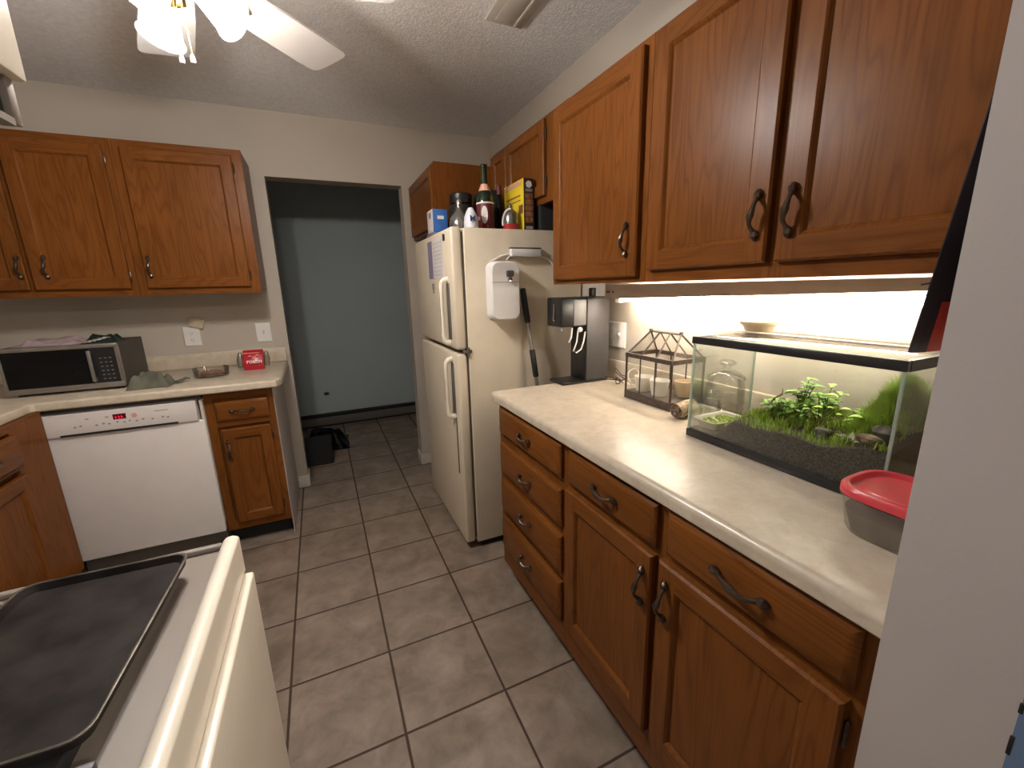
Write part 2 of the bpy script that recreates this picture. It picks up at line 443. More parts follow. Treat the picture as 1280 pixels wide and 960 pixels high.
def pull_mesh(C, A, N, L=.096):
    """cast bronze bow pull with leaf-shaped feet"""
    mb = MB(); C, A, N = V(C), V(A).normalized(), V(N).normalized(); B = A.cross(N)
    pts, rad = [], []
    for i in range(15):
        s = -1 + 2 * i / 14
        pts.append(C + A * (s * L / 2 * .82) + N * (.004 + .021 * (1 - abs(s) ** 2.6)) + B * (.0035 * math.sin(s * PI)))
        rad.append(.0042 + .0036 * math.exp(-(s / .33) ** 2) + .0012 * (abs(s) > .8))
    mb.tube(pts, rad, 8)
    for sg in (-1, 1):
        c = C + A * (sg * L / 2 * .86)
        mb.tube([c - A * sg * .008 + N * .003, c - A * sg * .003 + N * .005, c + A * sg * .004 + N * .0055, c + A * sg * .011 + N * .003, c + A * sg * .015 + N * .001],
                [.004, .0088, .0100, .006, .001], 8)
    return mb

def hinge_mesh(C, N, A=(0, 0, 1)):
    mb = MB(); C, N = V(C), V(N)
    mb.tube([C + N * .004 - V(A) * .026, C + N * .004 - V(A) * .022, C + N * .004 + V(A) * .022, C + N * .004 + V(A) * .026], [.002, .0045, .0045, .002], 8)
    return mb

def add_door(root, face, a0, a1, z0, z1, side, handle=None, hinge=None, fw=.052):
    """door on a cabinet face. side 'x-' faces -x (a is y), 'y-' faces -y (a is x), 'x+' faces +x"""
    if side == 'x-': O, U, N, hor = (face, a1, z0), (0, -1, 0), (-1, 0, 0), 'wood_y'
    elif side == 'x+': O, U, N, hor = (face, a0, z0), (0, 1, 0), (1, 0, 0), 'wood_y'
    else: O, U, N, hor = (a0, face, z0), (1, 0, 0), (0, -1, 0), 'wood_x'
    d = obj('door', door_mesh(O, U, N, a1 - a0, z1 - z0, fw=fw), ['wood_z', hor], root, smooth=False)
    def at(a, z, n=.02): return (face + N[0] * n, a, z) if side[0] == 'x' else (a, face + N[1] * n, z)
    if handle: obj('handle', pull_mesh(at(handle[0], handle[1]), (0, 0, 1), N), 'bronze', d)
    if hinge is not None:
        for z in (z0 + .06, z1 - .06): obj('hinge', hinge_mesh(at(hinge, z, .002), N), 'bronze', d)
    return d

def add_drawer(root, face, a0, a1, z0, z1, side, hz=None, L=.10):
    if side == 'x-': O, U, N, hor = (face, a1, z0), (0, -1, 0), (-1, 0, 0), 'wood_y'
    elif side == 'x+': O, U, N, hor = (face, a0, z0), (0, 1, 0), (1, 0, 0), 'wood_y'
    else: O, U, N, hor = (a0, face, z0), (1, 0, 0), (0, -1, 0), 'wood_x'
    d = obj('drawer', drawer_mesh(O, U, N, a1 - a0, z1 - z0), hor, root)
    am, zm = (a0 + a1) / 2, hz or (z0 + z1) / 2
    c = (face + N[0] * .02, am, zm) if side[0] == 'x' else (am, face + N[1] * .02, zm)
    obj('handle', pull_mesh(c, U, N, L), 'bronze', d)
    return d

# ------------------------------------------------------------------ ROOM
CH = 2.41; RW = 1.513; BW = 1.03; END = -1.88
s = MB(); s.box(-3.2, 3.2, -5.2, 2.9, -.1, 0); struct('floor', s, 'floor')
s = MB(); s.box(-3.2, 3.2, -5.2, 2.9, CH, CH + .1); struct('ceiling', s, 'ceiling')
OX0, OX1, OZ = .036, .857, 2.045
s = MB()
s.box(-1.68, OX0, BW, BW + .12, 0, CH); s.box(OX1, RW, BW, BW + .12, 0, CH); s.box(OX0, OX1, BW, BW + .12, OZ, CH)
struct('wall_back', s, 'wall')
s = MB(); s.box(RW, RW + .12, END - .12, BW + .12, 0, CH); struct('wall_right', s, 'wall')
s = MB(); s.box(-1.68, -1.56, -5.0, BW, 0, CH); struct('wall_left', s, 'wall')
s = MB(); s.box(.862, RW, END - .12, END, 0, CH); s.box(RW, 3.0, END - .12, END - .001, 0, CH)
o = struct('wall_end', s, ['end_wall', 'blue_paint'])
for p in o.data.polygons:
    if p.normal.y < -.5: p.material_index = 1
s = MB(); s.box(-1.68, 3.1, -5.1, -5.0, 0, CH); struct('wall_behind', s, 'wall')
s = MB(); s.box(3.0, 3.1, -5.0, END - .12, 0, CH); struct('wall_side', s, 'blue')
s = MB(); s.box(-1.7, 2.4, 2.5, 2.62, 0, CH); struct('wall_hall', s, 'blue')
s = MB(); s.box(-1.62, -1.5, BW + .12, 2.5, 0, CH); struct('wall_hall_left', s, 'blue')
s = MB(); s.box(2.3, 2.4, BW + .12, 2.5, 0, CH); struct('wall_hall_right', s, 'blue')
# dark chips down the corner of the blue wall
s = MB()
for z0, z1 in ((.905, .917), (.850, .874)):
    s.box(.8600, .8632, END - .1225, END - .119, z0, z1, .0005)
struct('trim_1', s, 'black_matte')
# baseboards
def base(name, boxes):
    s = MB()
    for b in boxes: s.box(*b, .004)
    struct(name, s, 'trim')
base('baseboard_left', [(-.028, OX0 + .012, BW - .013, BW, 0, .085), (OX0, OX0 + .012, BW, BW + .12, 0, .085)])
base('baseboard_right', [(OX1 - .0, .95, BW - .013, BW, 0, .085), (OX1 - .012, OX1, BW - .013, BW + .12, 0, .085)])

# ------------------------------------------------------------------ RIGHT BASE CABINETS
FX = .905; CB = RW - .002
def carcass(x0, x1, y0, y1, z0, z1): return MB().box(x0, x1, y0, y1, z0, z1)
r = thing('base_cabinet', (1.2, -.77, 0), 'brown oak base cabinet with four stacked drawers beside the fridge', 'cabinet', 'oak base cabinets under the right counter')
s = MB(); s.box(FX + .019, CB, -1.040, -.490, .10, .873); obj('carcass', s, 'wood_z', r)
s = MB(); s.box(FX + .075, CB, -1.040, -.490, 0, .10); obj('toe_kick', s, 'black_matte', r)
s = MB()
for a, b in ((-.52, -.490), (-1.042, -1.015)): s.box(FX, FX + .019, a, b, .10, .873, mi=0)
for a, b in ((.845, .873), (.695, .75), (.53, .57), (.36, .395), (.10, .205)): s.box(FX, FX + .019, -1.015, -.52, a, b, mi=1)
obj('face_frame', s, ['wood_z', 'wood_y'], r)
for z0, z1 in ((.742, .860), (.566, .703), (.390, .532), (.196, .354)): add_drawer(r, FX, -1.020, -.517, z0, z1, 'x-', L=.085)
r = thing('base_cabinet', (1.2, -1.46, 0), 'brown oak base cabinet with two drawers over two doors, ending at the white wall', 'cabinet', 'oak base cabinets under the right counter')
s = MB(); s.box(FX + .019, CB, END + .003, -1.0425, .10, .873); obj('carcass', s, 'wood_z', r)
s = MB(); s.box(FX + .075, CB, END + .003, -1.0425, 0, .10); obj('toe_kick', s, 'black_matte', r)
s = MB()
for a, b in ((-1.075, -1.0425), (-1.482, -1.432), (END + .003, -1.84)): s.box(FX, FX + .019, a, b, .10, .873, mi=0)
for y0, y1 in ((-1.432, -1.075), (-1.84, -1.482)):
    for a, b in ((.845, .873), (.725, .765), (.10, .215)): s.box(FX, FX + .019, y0, y1, a, b, mi=1)
obj('face_frame', s, ['wood_z', 'wood_y'], r)
add_drawer(r, FX, -1.446, -1.068, .748, .860, 'x-', L=.10)
add_drawer(r, FX, -1.850, -1.478, .755, .865, 'x-', L=.11)
add_door(r, FX, -1.444, -1.056, .205, .728, 'x-', (-1.417, .632), -1.053)
add_door(r, FX, -1.846, -1.464, .205, .734, 'x-', (-1.492, .642), -1.849)

# right counter
r = thing('countertop', (1.2, -1.17, .874), 'long beige laminate countertop along the right wall holding the planted tank', 'countertop')
s = MB()
prof = []
X0 = .879
for i in range(9):
    a = PI * .5 + PI * .5 * i / 8
    prof.append((X0 + .016 + .016 * math.cos(a), .914 - .016 + .016 * math.sin(a)))
prof += [(X0, .880), (X0 + .006, .874), (RW - .002, .874), (RW - .002, .914)]
s.prism([(x, -.462, z) for x, z in prof], (0, END + .002 + .462, 0))
obj('worktop', s, 'laminate', r)
s = MB()
s.box(RW - .021, RW - .002, END + .002, -.462, .914, 1.003, .006)
obj('backsplash', s, 'laminate', r)

# ------------------------------------------------------------------ RIGHT UPPER CABINETS
UX = 1.195
def upper(root, y0, y1, z0, z1, stiles, rails, x=UX):
    s = MB(); s.box(x + .019, RW - .002, y0, y1, z0 + .02, z1); obj('carcass', s, 'wood_z', root)
    s = MB()
    for a, b in stiles: s.box(x, x + .019, a, b, z0, z1, mi=0)
    cuts = sorted(stiles)
    for i in range(len(cuts) - 1):
        for a, b in rails: s.box(x, x + .019, cuts[i][1], cuts[i + 1][0], a, b, mi=1)
    obj('face_frame', s, ['wood_z', 'wood_y'], root)
r = thing('wall_cabinet', (1.35, -.74, 1.358), 'single-door oak wall cabinet hanging between the fridge and the big double cabinet', 'cabinet', 'oak wall cabinets on the right wall')
upper(r, -1.028, -.455, 1.358, 2.042, [(-.515, -.455), (-1.028, -.972)], [(1.358, 1.395), (2.0, 2.042)])
add_door(r, UX, -1.002, -.482, 1.376, 2.022, 'x-', (-.958, 1.492), None)
r = thing('wall_cabinet', (1.35, -1.45, 1.358), 'double-door oak wall cabinet hanging over the tank beside the white wall', 'cabinet', 'oak wall cabinets on the right wall')
upper(r, END + .003, -1.030, 1.358, 2.042, [(-1.075, -1.030), (-1.475, -1.42), (END + .003, -1.83)], [(1.358, 1.41), (2.0, 2.042)])
add_door(r, UX, -1.437, -1.053, 1.393, 2.03, 'x-', (-1.412, 1.498), -1.050)
add_door(r, UX, -1.856, -1.458, 1.393, 2.03, 'x-', (-1.490, 1.496), -1.86)
r = thing('wall_cabinet', (1.39, -.03, 1.73), 'short two-door oak wall cabinet over the fridge', 'cabinet', 'oak wall cabinets on the right wall')
upper(r, -.4525, .385, 1.735, 2.10, [(-.4525, -.235), (.142, .172), (.36, .385)], [(1.735, 1.785), (2.06, 2.10)], x=1.272)
add_door(r, 1.272, -.262, .157, 1.765, 2.085, 'x-', None, -.265, fw=.045)
add_door(r, 1.272, .167, .375, 1.765, 2.085, 'x-', None, None, fw=.045)
r = thing('wall_cabinet', (1.2, .71, 1.69), 'deep oak wall cabinet in the far corner behind the fridge', 'cabinet', 'oak wall cabinets on the right wall')
s = MB(); s.box(.935, RW - .002, .390, BW - .002, 1.70, 2.045); obj('carcass', s, ['wood_z'], r)
s = MB()
for a, b in ((.390, .43), (.98, BW - .002)): s.box(.916, .935, a, b, 1.69, 2.045, mi=0)
for a, b in ((1.69, 1.73), (2.0, 2.045)): s.box(.916, .935, .43, .98, a, b, mi=1)
obj('face_frame', s, ['wood_z', 'wood_y'], r)
add_door(r, .916, .405, 1.0, 1.705, 2.03, 'x-', None, None, fw=.05)

# ------------------------------------------------------------------ UNDER-CABINET LIGHT
r = thing('strip_light', (1.42, -1.15, 1.29), 'glowing fluorescent strip light under the wall cabinets above the tank', 'light')
s = MB()
s.prism([(1.375, -.585, 1.292), (1.375, -.585, 1.352), (1.375, -1.70, 1.352), (1.375, -1.70, 1.326)], (.006, 0, 0))
s.box(1.381, 1.475, -1.70, -.585, 1.336, 1.352)
obj('housing', s, 'batten', r)
s = MB(); s.tube([(1.432, -.63, 1.292), (1.432, -1.66, 1.300)], .0125, 14); obj('tube', s, 'tube', r)
for y in (-.612, -1.672):
    s = MB(); s.box(1.418, 1.446, y - .014, y + .014, 1.276, 1.338, .003); obj('socket', s, 'white', r)
for y in (-.60, -.612, -.64):
    s = MB(); s.box(1.3735, 1.3755, y - .004, y + .004, 1.318, 1.326); obj('screw', s, 'gasket', r)
s = MB(); s.prism([(1.3738, -1.645, 1.338), (1.3738, -1.665, 1.343), (1.3738, -1.667, 1.340), (1.3738, -1.647, 1.335)], (.0015, 0, 0))
obj('clip', s, 'gasket', r)

# ------------------------------------------------------------------ FRIDGE
r = thing('refrigerator', (1.15, .17, 0), 'almond top-freezer refrigerator standing by the doorway', 'refrigerator')
FY0, FY1 = -.212, .535
s = MB(); s.box(.872, 1.50, FY0, FY1, .035, 1.618, .006); obj('body', s, 'fridge', r)
s = MB(); s.box(.862, .873, FY0 + .012, FY1 - .012, .06, 1.60); obj('gasket', s, 'gasket', r)
s = MB(); s.box(.90, 1.49, FY0 + .02, FY1 - .02, .0, .036); obj('kickplate', s, 'black_matte', r)
fd = MB(); fd.box(.812, .862, FY0 + .004, FY1, 1.068, 1.622, .012, 3); fd = obj('freezer_door', fd, 'fridge', r)
ld = MB(); ld.box(.812, .862, FY0 + .004, FY1, .042, 1.048, .012, 3); ld = obj('fridge_door', ld, 'fridge', r)
s = MB(); s.tube([(.868, FY0 - .004, 1.040), (.868, FY0 - .004, 1.078)], .006, 8); s.box(.845, .885, FY0 - .004, FY0 + .03, 1.050, 1.066)
obj('hinge', s, 'gasket', r)
def fr_handle(z0, z1, par):
    s = MB(); y = -.125; x = .812
    pts = [(x + .002, y, z1), (x - .020, y + .004, z1 - .004), (x - .031, y + .006, z1 - .016), (x - .034, y + .006, z1 - .045), (x - .035, y + .006, (z0 + z1) / 2), (x - .034, y + .006, z0 + .040), (x - .031, y + .006, z0 + .014), (x - .020, y + .004, z0 + .004), (x + .002, y, z0)]
    s.tube(pts, [.010, .0085, .0075, .0065, .006, .0065, .0075, .0085, .010], 10, flat=1.5)
    h = obj('handle', s, 'cream', par)
    s = MB(); s.tube([(q[0] - .0065, q[1], q[2]) for q in pts[2:7]], .0028, 8); obj('chrome_strip', s, 'chrome', h)
    s = MB(); s.box(x - .003, x + .002, y - .022, y + .022, z0 + .018, z1 - .018, .001); obj('handle_plate', s, 'heater', par)
fr_handle(1.095, 1.395, fd); fr_handle(.72, 1.015, ld)
s = MB(); s.box(.809, .8125, -.152, -.140, .42, .72); obj('handle_trim', s, 'gasket', ld)

# paper and magnets on the freezer door
r = tag(obj('paper_calendar', MB().box(.8095, .8113, -.065, .215, 1.405, 1.592), 'paper'), 'white paper chart with a lavender strip on the freezer door', 'paper')
s = MB(); s.box(.8088, .8097, .125, .215, 1.405, 1.592); obj('strip', s, 'lavender', r)
s = MB()
for k in range(9): s.box(.8090, .8097, -.055, .11, 1.42 + k * .019, 1.4215 + k * .019)
for k in range(6): s.box(.8090, .8097, -.05 + k * .03, -.0488 + k * .03, 1.415, 1.58)
obj('grid_lines', s, 'grey_ink', r)
s = MB(); s.rbox(0, 0, .03, .016, 0, .006, .004)
for v in s.bm.verts: v.co = V((.8115 - v.co.z, -.105 + v.co.y * 1.2, 1.585 + v.co.x))
tag(obj('magnet', s, 'black'), 'small black magnet near the top edge of the freezer door', 'magnet')
s = MB()
pts = [(.8105, .145 + .012 * math.sin(a) + .01 * math.sin(2 * a), 1.355 + .024 * math.cos(a)) for a in [2 * PI * k / 20 for k in range(21)]]
s.tube(pts, .0035, 6, caps=False)
tag(obj('magnet', s, 'steel'), 'little looped grey magnet under the paper chart', 'magnet')

# ------------------------------------------------------------------ ON THE FRIDGE
TZ = 1.6185
r = thing('carton', (.86, .13, TZ), 'white and blue carton standing on the front of the fridge top', 'box')
s = MB(); s.box(.845, .925, .205, .325, TZ + .03, TZ + .145, .002)
s2 = obj('body', s, ['blue_box', 'paper'], r)
for p in s2.data.polygons:
    if p.normal.x < -.5: p.material_index = 1
s = MB(); s.rbox(0, 0, .05, .03, 0, .001, .012)
for v in s.bm.verts: v.co = V((.8448 - v.co.z, .265 + v.co.x, TZ + .118 + v.co.y))
obj('picture', s, 'grey_ink', r)
s = MB()
for k in range(3): s.box(.8438, .8448, .225, .305, TZ + .05 + k * .012, TZ + .053 + k * .012)
s.box(.87, .905, .2040, .2050, TZ + .095, TZ + .112)
obj('print', s, 'white_ink', r)
s = MB(); s.box(.84, .93, .195, .34, TZ, TZ + .028, .003)
tag(obj('flat_box', s, 'lavender'), 'flat dull purple box lying under the white and blue carton', 'box')
s = MB(); s.prism([(.9, .40, TZ), (.9, .40, TZ + .01), (.91, .375, TZ + .10), (.93, .36, TZ + .10), (.94, .36, TZ)], (.05, .0, 0))
tag(obj('wedge', s, 'black_matte'), 'dark wedge-shaped thing behind the white and blue carton', 'object')
r = thing('jar', (1.0, .21, TZ), 'large black screw-top jar on the fridge top', 'jar')
s = MB(); s.lathe([(0, 0), (.062, 0), (.068, .006), (.068, .145), (.060, .165), (.050, .17), (0, .17)], (1.0, .19, TZ), 28); obj('body', s, 'black_jar', r)
s = MB(); s.lathe([(.0, .171), (.058, .171), (.060, .175), (.060, .215), (.055, .221), (0, .221)], (1.0, .19, TZ), 28); obj('lid', s, 'black', r)
r = thing('squeeze_bottle', (.925, -.03, TZ), 'smoky clear bottle with sloping shoulders in front of the black jar', 'bottle')
s = MB(); s.lathe([(0, 0), (.048, 0), (.052, .006), (.052, .045), (.042, .07), (.018, .098), (.013, .11), (.013, .125), (0, .125)], (.915, -.035, TZ), 22); obj('body', s, 'clear_plastic', r)
s = MB(); s.lathe([(.0, .1255), (.015, .1255), (.015, .14), (.008, .15), (0, .15)], (.915, -.035, TZ), 16); obj('cap', s, 'steel', r)
r = thing('spray_bottle', (.93, -.16, TZ), 'white rounded bottle with a navy zigzag mark at the fridge corner', 'bottle')
s = MB(); s.lathe([(0, 0), (.034, 0), (.040, .006), (.041, .03), (.036, .055), (.024, .078), (.014, .092), (.0, .096)], (.93, -.155, TZ), 24, sx=.8); obj('body', s, 'spray_white', r)
s = MB()
dv = V((.55, .83, 0)).normalized(); cv = V((.93, -.155, TZ)) - V((.83, -.55, 0)) * .0
text('logo', 'M', .036, (.9235, -.1990, TZ + .040), (1, -.12, 0), (0, .12, 1), 'navy_ink', r, .0012, .0006)
s.bm.free()
r = thing('wine_bottle', (1.03, -.06, TZ), 'tall dark green bottle with a maroon label and peach neck label', 'bottle')
bc = (1.03, -.085, TZ)
s = MB(); s.lathe([(0, 0), (.037, 0), (.041, .004), (.041, .135), (.038, .155), (.026, .185), (.0165, .205), (.0145, .225), (.0145, .285), (.017, .287), (.017, .298), (.015, .30), (0, .30)], bc, 26); obj('glass', s, 'bottle_green', r)
s = MB(); s.lathe([(.0416, .012), (.0419, .013), (.0419, .122), (.0416, .123)], bc, 26); obj('label', s, 'maroon', r)
s = MB(); s.lathe([(.0417, .123), (.0425, .124), (.0425, .129), (.0417, .130)], bc, 26); obj('label_band', s, 'white_ink', r)
s = MB(); s.lathe([(.0290, .182), (.0275, .186), (.0175, .212), (.0172, .214)], bc, 26); obj('neck_label', s, 'foil_pink', r)
s = MB()
vd = V((-.36, -.93, 0)); sd = V((.93, -.36, 0))
pts = []
for k in range(16):
    a = 2 * PI * k / 16; u = .016 * math.cos(a) - .004; z = .072 + .040 * math.sin(a)
    pts.append(V(bc) + sd * u + vd * .0434 + V((0, 0, z)))
s.prism(pts, vd * .0006); obj('emblem', s, 'white_ink', r)
s = MB()
for a, b in ((-.02, .012), (-.018, .010)):
    s.poly([V(bc) + sd * u + vd * math.sqrt(.0424 ** 2 - u * u) + V((0, 0, z)) for u, z in ((a, .016), (b, .016), (b, .024), (a, .024))])
obj('small_print', s, 'foil_pink', r)
r = thing('little_bottle', (.99, -.12, TZ), 'small bottle with red liquid and a pale cap left of the green bottle', 'bottle')
s = MB(); s.lathe([(0, 0), (.016, 0), (.017, .004), (.017, .03), (.008, .042), (0, .042)], (.975, -.14, TZ), 14); obj('body', s, 'red_clear', r)
s = MB(); s.lathe([(0, .0425), (.007, .0425), (.007, .058), (0, .058)], (.975, -.14, TZ), 12); obj('cap', s, 'white', r)
s = MB(); s.box(1.09, 1.20, .09, .26, TZ, TZ + .235, .01)
tag(obj('black_case', s, 'black_matte'), 'tall matte black case behind the green bottle on the fridge', 'case')
s = MB(); s.box(1.075, 1.083, -.02, .05, TZ, TZ + .165, .002)
tag(obj('clear_sheet', s, 'clear_plastic'), 'thin clear upright panel right of the green bottle', 'panel')
r = thing('cleaner_bottle', (1.13, -.13, TZ), 'rounded clear bottle with a white arc label and red base beside the yellow carton', 'bottle')
cc = (1.135, -.145, TZ)
s = MB(); s.lathe([(0, .03), (.036, .03), (.036, .06), (.028, .085), (.014, .10), (.012, .115), (0, .115)], cc, 22); obj('body', s, 'clear_plastic', r)
s = MB(); s.lathe([(0, 0), (.036, 0), (.038, .004), (.038, .029), (0, .029)], cc, 22); obj('base', s, 'red_clear', r)
s = MB()
pts = []
for k in range(13):
    a = PI * .45 + PI * .62 * k / 12; pts.append((-.004 + .034 * math.cos(a), .036 + .058 * math.sin(a)))
s.tube([V(cc) + sd * u + vd * .034 * math.sqrt(max(.02, 1 - (u / .04) ** 2)) + V((0, 0, z)) for u, z in pts], .0045, 6)
obj('label', s, 'white_ink', r)
r = thing('tall_bottle', (1.19, .0, TZ), 'slim dark bottle half hidden behind the yellow carton', 'bottle')
s = MB(); s.lathe([(0, 0), (.02, 0), (.022, .01), (.022, .12), (.012, .16), (.010, .20), (.0, .20)], (1.160, .045, TZ), 16); obj('glass', s, 'gloss_black', r)
s = MB(); s.lathe([(0, .2005), (.0125, .2005), (.0125, .245), (0, .245)], (1.160, .045, TZ), 14); obj('cap', s, 'maroon', r)
r = thing('cereal_box', (1.22, -.07, TZ), 'bright yellow food carton with dark brown picture side on the fridge', 'box')
s = MB(); s.box(1.191, 1.247, -.180, .045, TZ, TZ + .235, .0015)
o = obj('carton', s, ['yellow_box', 'brown_box'], r)
for p in o.data.polygons:
    if p.normal.y < -.5: p.material_index = 1
s = MB()
for k in range(5):
    s.rbox(0, 0, .040, .024, 0, .0008, .006)
    n = 28
    s.bm.verts.ensure_lookup_table()
    for v in s.bm.verts[-56:]: v.co = V((1.219 + v.co.x, -.1802 - v.co.z, TZ + .048 + k * .027 + v.co.y))
obj('food_pictures', s, 'orange_pic', r)
s = MB(); s.lathe([(0, 0), (.017, 0), (.017, .0008), (0, .0008)], (1.219, -.1802, TZ + .208), 6, axis=(0, -1, 0)); obj('emblem', s, 'white_ink', r)
for z0_, z1_ in ((.176, .188), (.006, .02)):
    s = MB(); s.box(1.201, 1.237, -.1812, -.1802, TZ + z0_, TZ + z1_); obj('side_print', s, 'grey_ink', r)
for q in ((-.145, .02, .16, .168), (-.145, .01, .14, .145), (-.015, .032, .004, .075), (-.172, -.125, .08, .12)):
    s = MB(); s.box(1.1902, 1.191, q[0], q[1], TZ + q[2], TZ + q[3]); obj('front_print', s, 'orange_pic', r)
s = MB(); s.box(1.1903, 1.191, -.16, .04, TZ + .208, TZ + .229); obj('title_band', s, 'foil_pink', r)
s = MB(); s.box(1.275, 1.45, -.19, .25, TZ, TZ + .125, .01)
tag(obj('black_box', s, 'black_matte'), 'low matte black box behind the yellow carton, under the short cabinet', 'box')

# fridge side: dispenser, hook strap, pole
r = thing('soap_dispenser', (1.05, FY0, 1.2), 'white rounded dispenser hung on the side of the fridge', 'dispenser')
def yblock(cx, cz, w, h, y0, y1, rr, taper=1., mat='white', name='x', par=None, seg=6):
    s = MB(); s.rbox(0, 0, w, h, 0, 1, rr, seg, taper=taper)
    for v in s.bm.verts: v.co = V((cx + v.co.x, y0 + (y1 - y0) * v.co.z, cz + v.co.y))
    return obj(name, s, mat, par)
s = MB()
out = []
for rr_, y in ((1.0, FY0 - .0005), (1.0, FY0 - .045), (.97, FY0 - .062), (.9, FY0 - .07)):
    ring = []
    for k, (sx, sy) in enumerate(((1, 1), (-1, 1), (-1, -1), (1, -1))):
        for i in range(7):
            a = PI / 2 * (k + i / 6)
            ring.append((1.043 + (sx * (.0725 - .035) + .035 * math.cos(a)) * (1 - (1 - rr_) * .9), y, 1.335 + (sy * (.135 - .035) + .035 * math.sin(a)) * (1 - (1 - rr_) * .6)))
    out.append(ring)
s.rings(out); obj('body', s, 'white', r)
s = MB(); s.box(.975, 1.111, FY0 - .0705, FY0 - .0680, 1.374, 1.3765); obj('seam', s, 'grey_ink', r)
yblock(1.062, 1.413, .034, .030, FY0 - .085, FY0 - .066, .006, .9, 'satin', 'nozzle', r)
s = MB(); s.lathe([(0, 0), (.010, 0), (.011, .012), (0, .014)], (1.060, FY0 - .070, 1.386), 14, axis=(0, -1, 0)); obj('sensor', s, 'chrome', r)
r = thing('strap_hook', (1.17, FY0, 1.5), 'white magnetic bar with strap arms above the dispenser', 'hook')
s = MB(); s.box(1.092, 1.252, FY0 - .03, FY0 - .0008, 1.492, 1.528, .006); obj('bar', s, 'white', r)
s = MB(); s.box(1.092, 1.252, FY0 - .028, FY0 - .0008, 1.5285, 1.534, .001); obj('backing', s, 'gasket', r)
for pts in ([(1.10, FY0 - .007, 1.505), (1.05, FY0 - .008, 1.496), (1.005, FY0 - .008, 1.474), (.985, FY0 - .008, 1.462)], [(1.09, FY0 - .007, 1.494), (1.075, FY0 - .008, 1.476)], [(1.245, FY0 - .007, 1.50), (1.29, FY0 - .008, 1.487), (1.315, FY0 - .008, 1.47), (1.325, FY0 - .008, 1.455)]):
    s = MB(); s.tube(pts, .0055, 8, flat=.8); obj('strap', s, 'white', r)
r = thing('mop_pole', (1.2, FY0 - .06, 0), 'steel and black mop pole leaning on the fridge side', 'pole')
# it stands in the gap between fridge and counter, tilted
A, B = V((1.262, -.405, .06)), V((1.152, -.232, 1.345))
L_ = lambda t: A + (B - A) * t
s = MB(); s.tube([L_(0), L_(.99)], .010, 12); obj('shaft', s, 'steel', r)
s = MB(); s.tube([L_(.872), L_(.88), L_(.995), L_(1)], [.013, .0145, .0145, .010], 14); obj('grip', s, 'black', r)
s = MB(); s.tube([L_(.665), L_(.67), L_(.765), L_(.77)], [.012, .0145, .0145, .012], 14); obj('sleeve', s, 'black', r)
s = MB(); s.box(1.20, 1.32, -.46, -.36, .0, .06, .01); obj('head', s, 'black', r)

# ------------------------------------------------------------------ COUNTER RIGHT: dispenser
H = .9145
r = thing('water_dispenser', (1.36, -.45, H), 'black drink dispenser with grey metal sides in the counter corner', 'dispenser')
DY0, DY1 = -.532, -.40
s = MB(); s.box(1.318, 1.445, DY0 + .003, DY1, H, 1.302, .006); obj('body', s, 'black', r)
s = MB(); s.box(1.322, 1.442, DY0, DY0 + .004, H + .015, 1.292, .002); obj('side_panel', s, 'satin', r)
s = MB(); s.box(1.19, 1.318, DY0 + .003, DY1, 1.175, 1.302, .008); obj('head', s, 'black', r)
s = MB(); s.box(1.252, 1.317, DY0, DY0 + .004, 1.180, 1.292, .002); obj('head_panel', s, 'satin_light', r)
s = MB(); s.box(1.20, 1.318, DY0 + .004, DY1 - .004, H, H + .012, .003); s.box(1.21, 1.30, DY0 + .015, DY1 - .015, H + .012, H + .0135); obj('drip_tray', s, 'black', r)
s = MB(); s.lathe([(0, 0), (.011, 0), (.011, .02), (0, .02)], (1.225, -.465, 1.155), 14); obj('spout', s, 'chrome', r)
s = MB(); s.tube([(1.189, -.47, 1.275), (1.187, -.47, 1.21)], .004, 8); s.tube([(1.1885, -.47, 1.205), (1.186, -.47, 1.20)], [.010, .004], 12); obj('gauge', s, 'steel', r)
for pts in ([(1.245, DY0 + .002, 1.172), (1.235, DY0 - .006, 1.13), (1.222, DY0 - .006, 1.11)],
            [(1.275, DY0 + .002, 1.16), (1.262, DY0 - .008, 1.11), (1.245, DY0 - .008, 1.07), (1.262, DY0 - .008, 1.062), (1.285, DY0 - .008, 1.075), (1.300, DY0 - .006, 1.11), (1.312, DY0 + .002, 1.15)]):
    s = MB(); s.tube(pts, .0035, 8); obj('hose', s, 'white', r)
s = MB(); s.lathe([(0, -.012), (.010, -.006), (.012, .0), (.010, .006), (0, .012)], (1.283, DY0 - .002, 1.162), 14, axis=(0, 1, 0)); obj('valve', s, 'white', r)
s = MB(); s.box(1.40, 1.425, -.45, -.425, 1.3025, 1.340, .003); obj('cap', s, 'black', r)

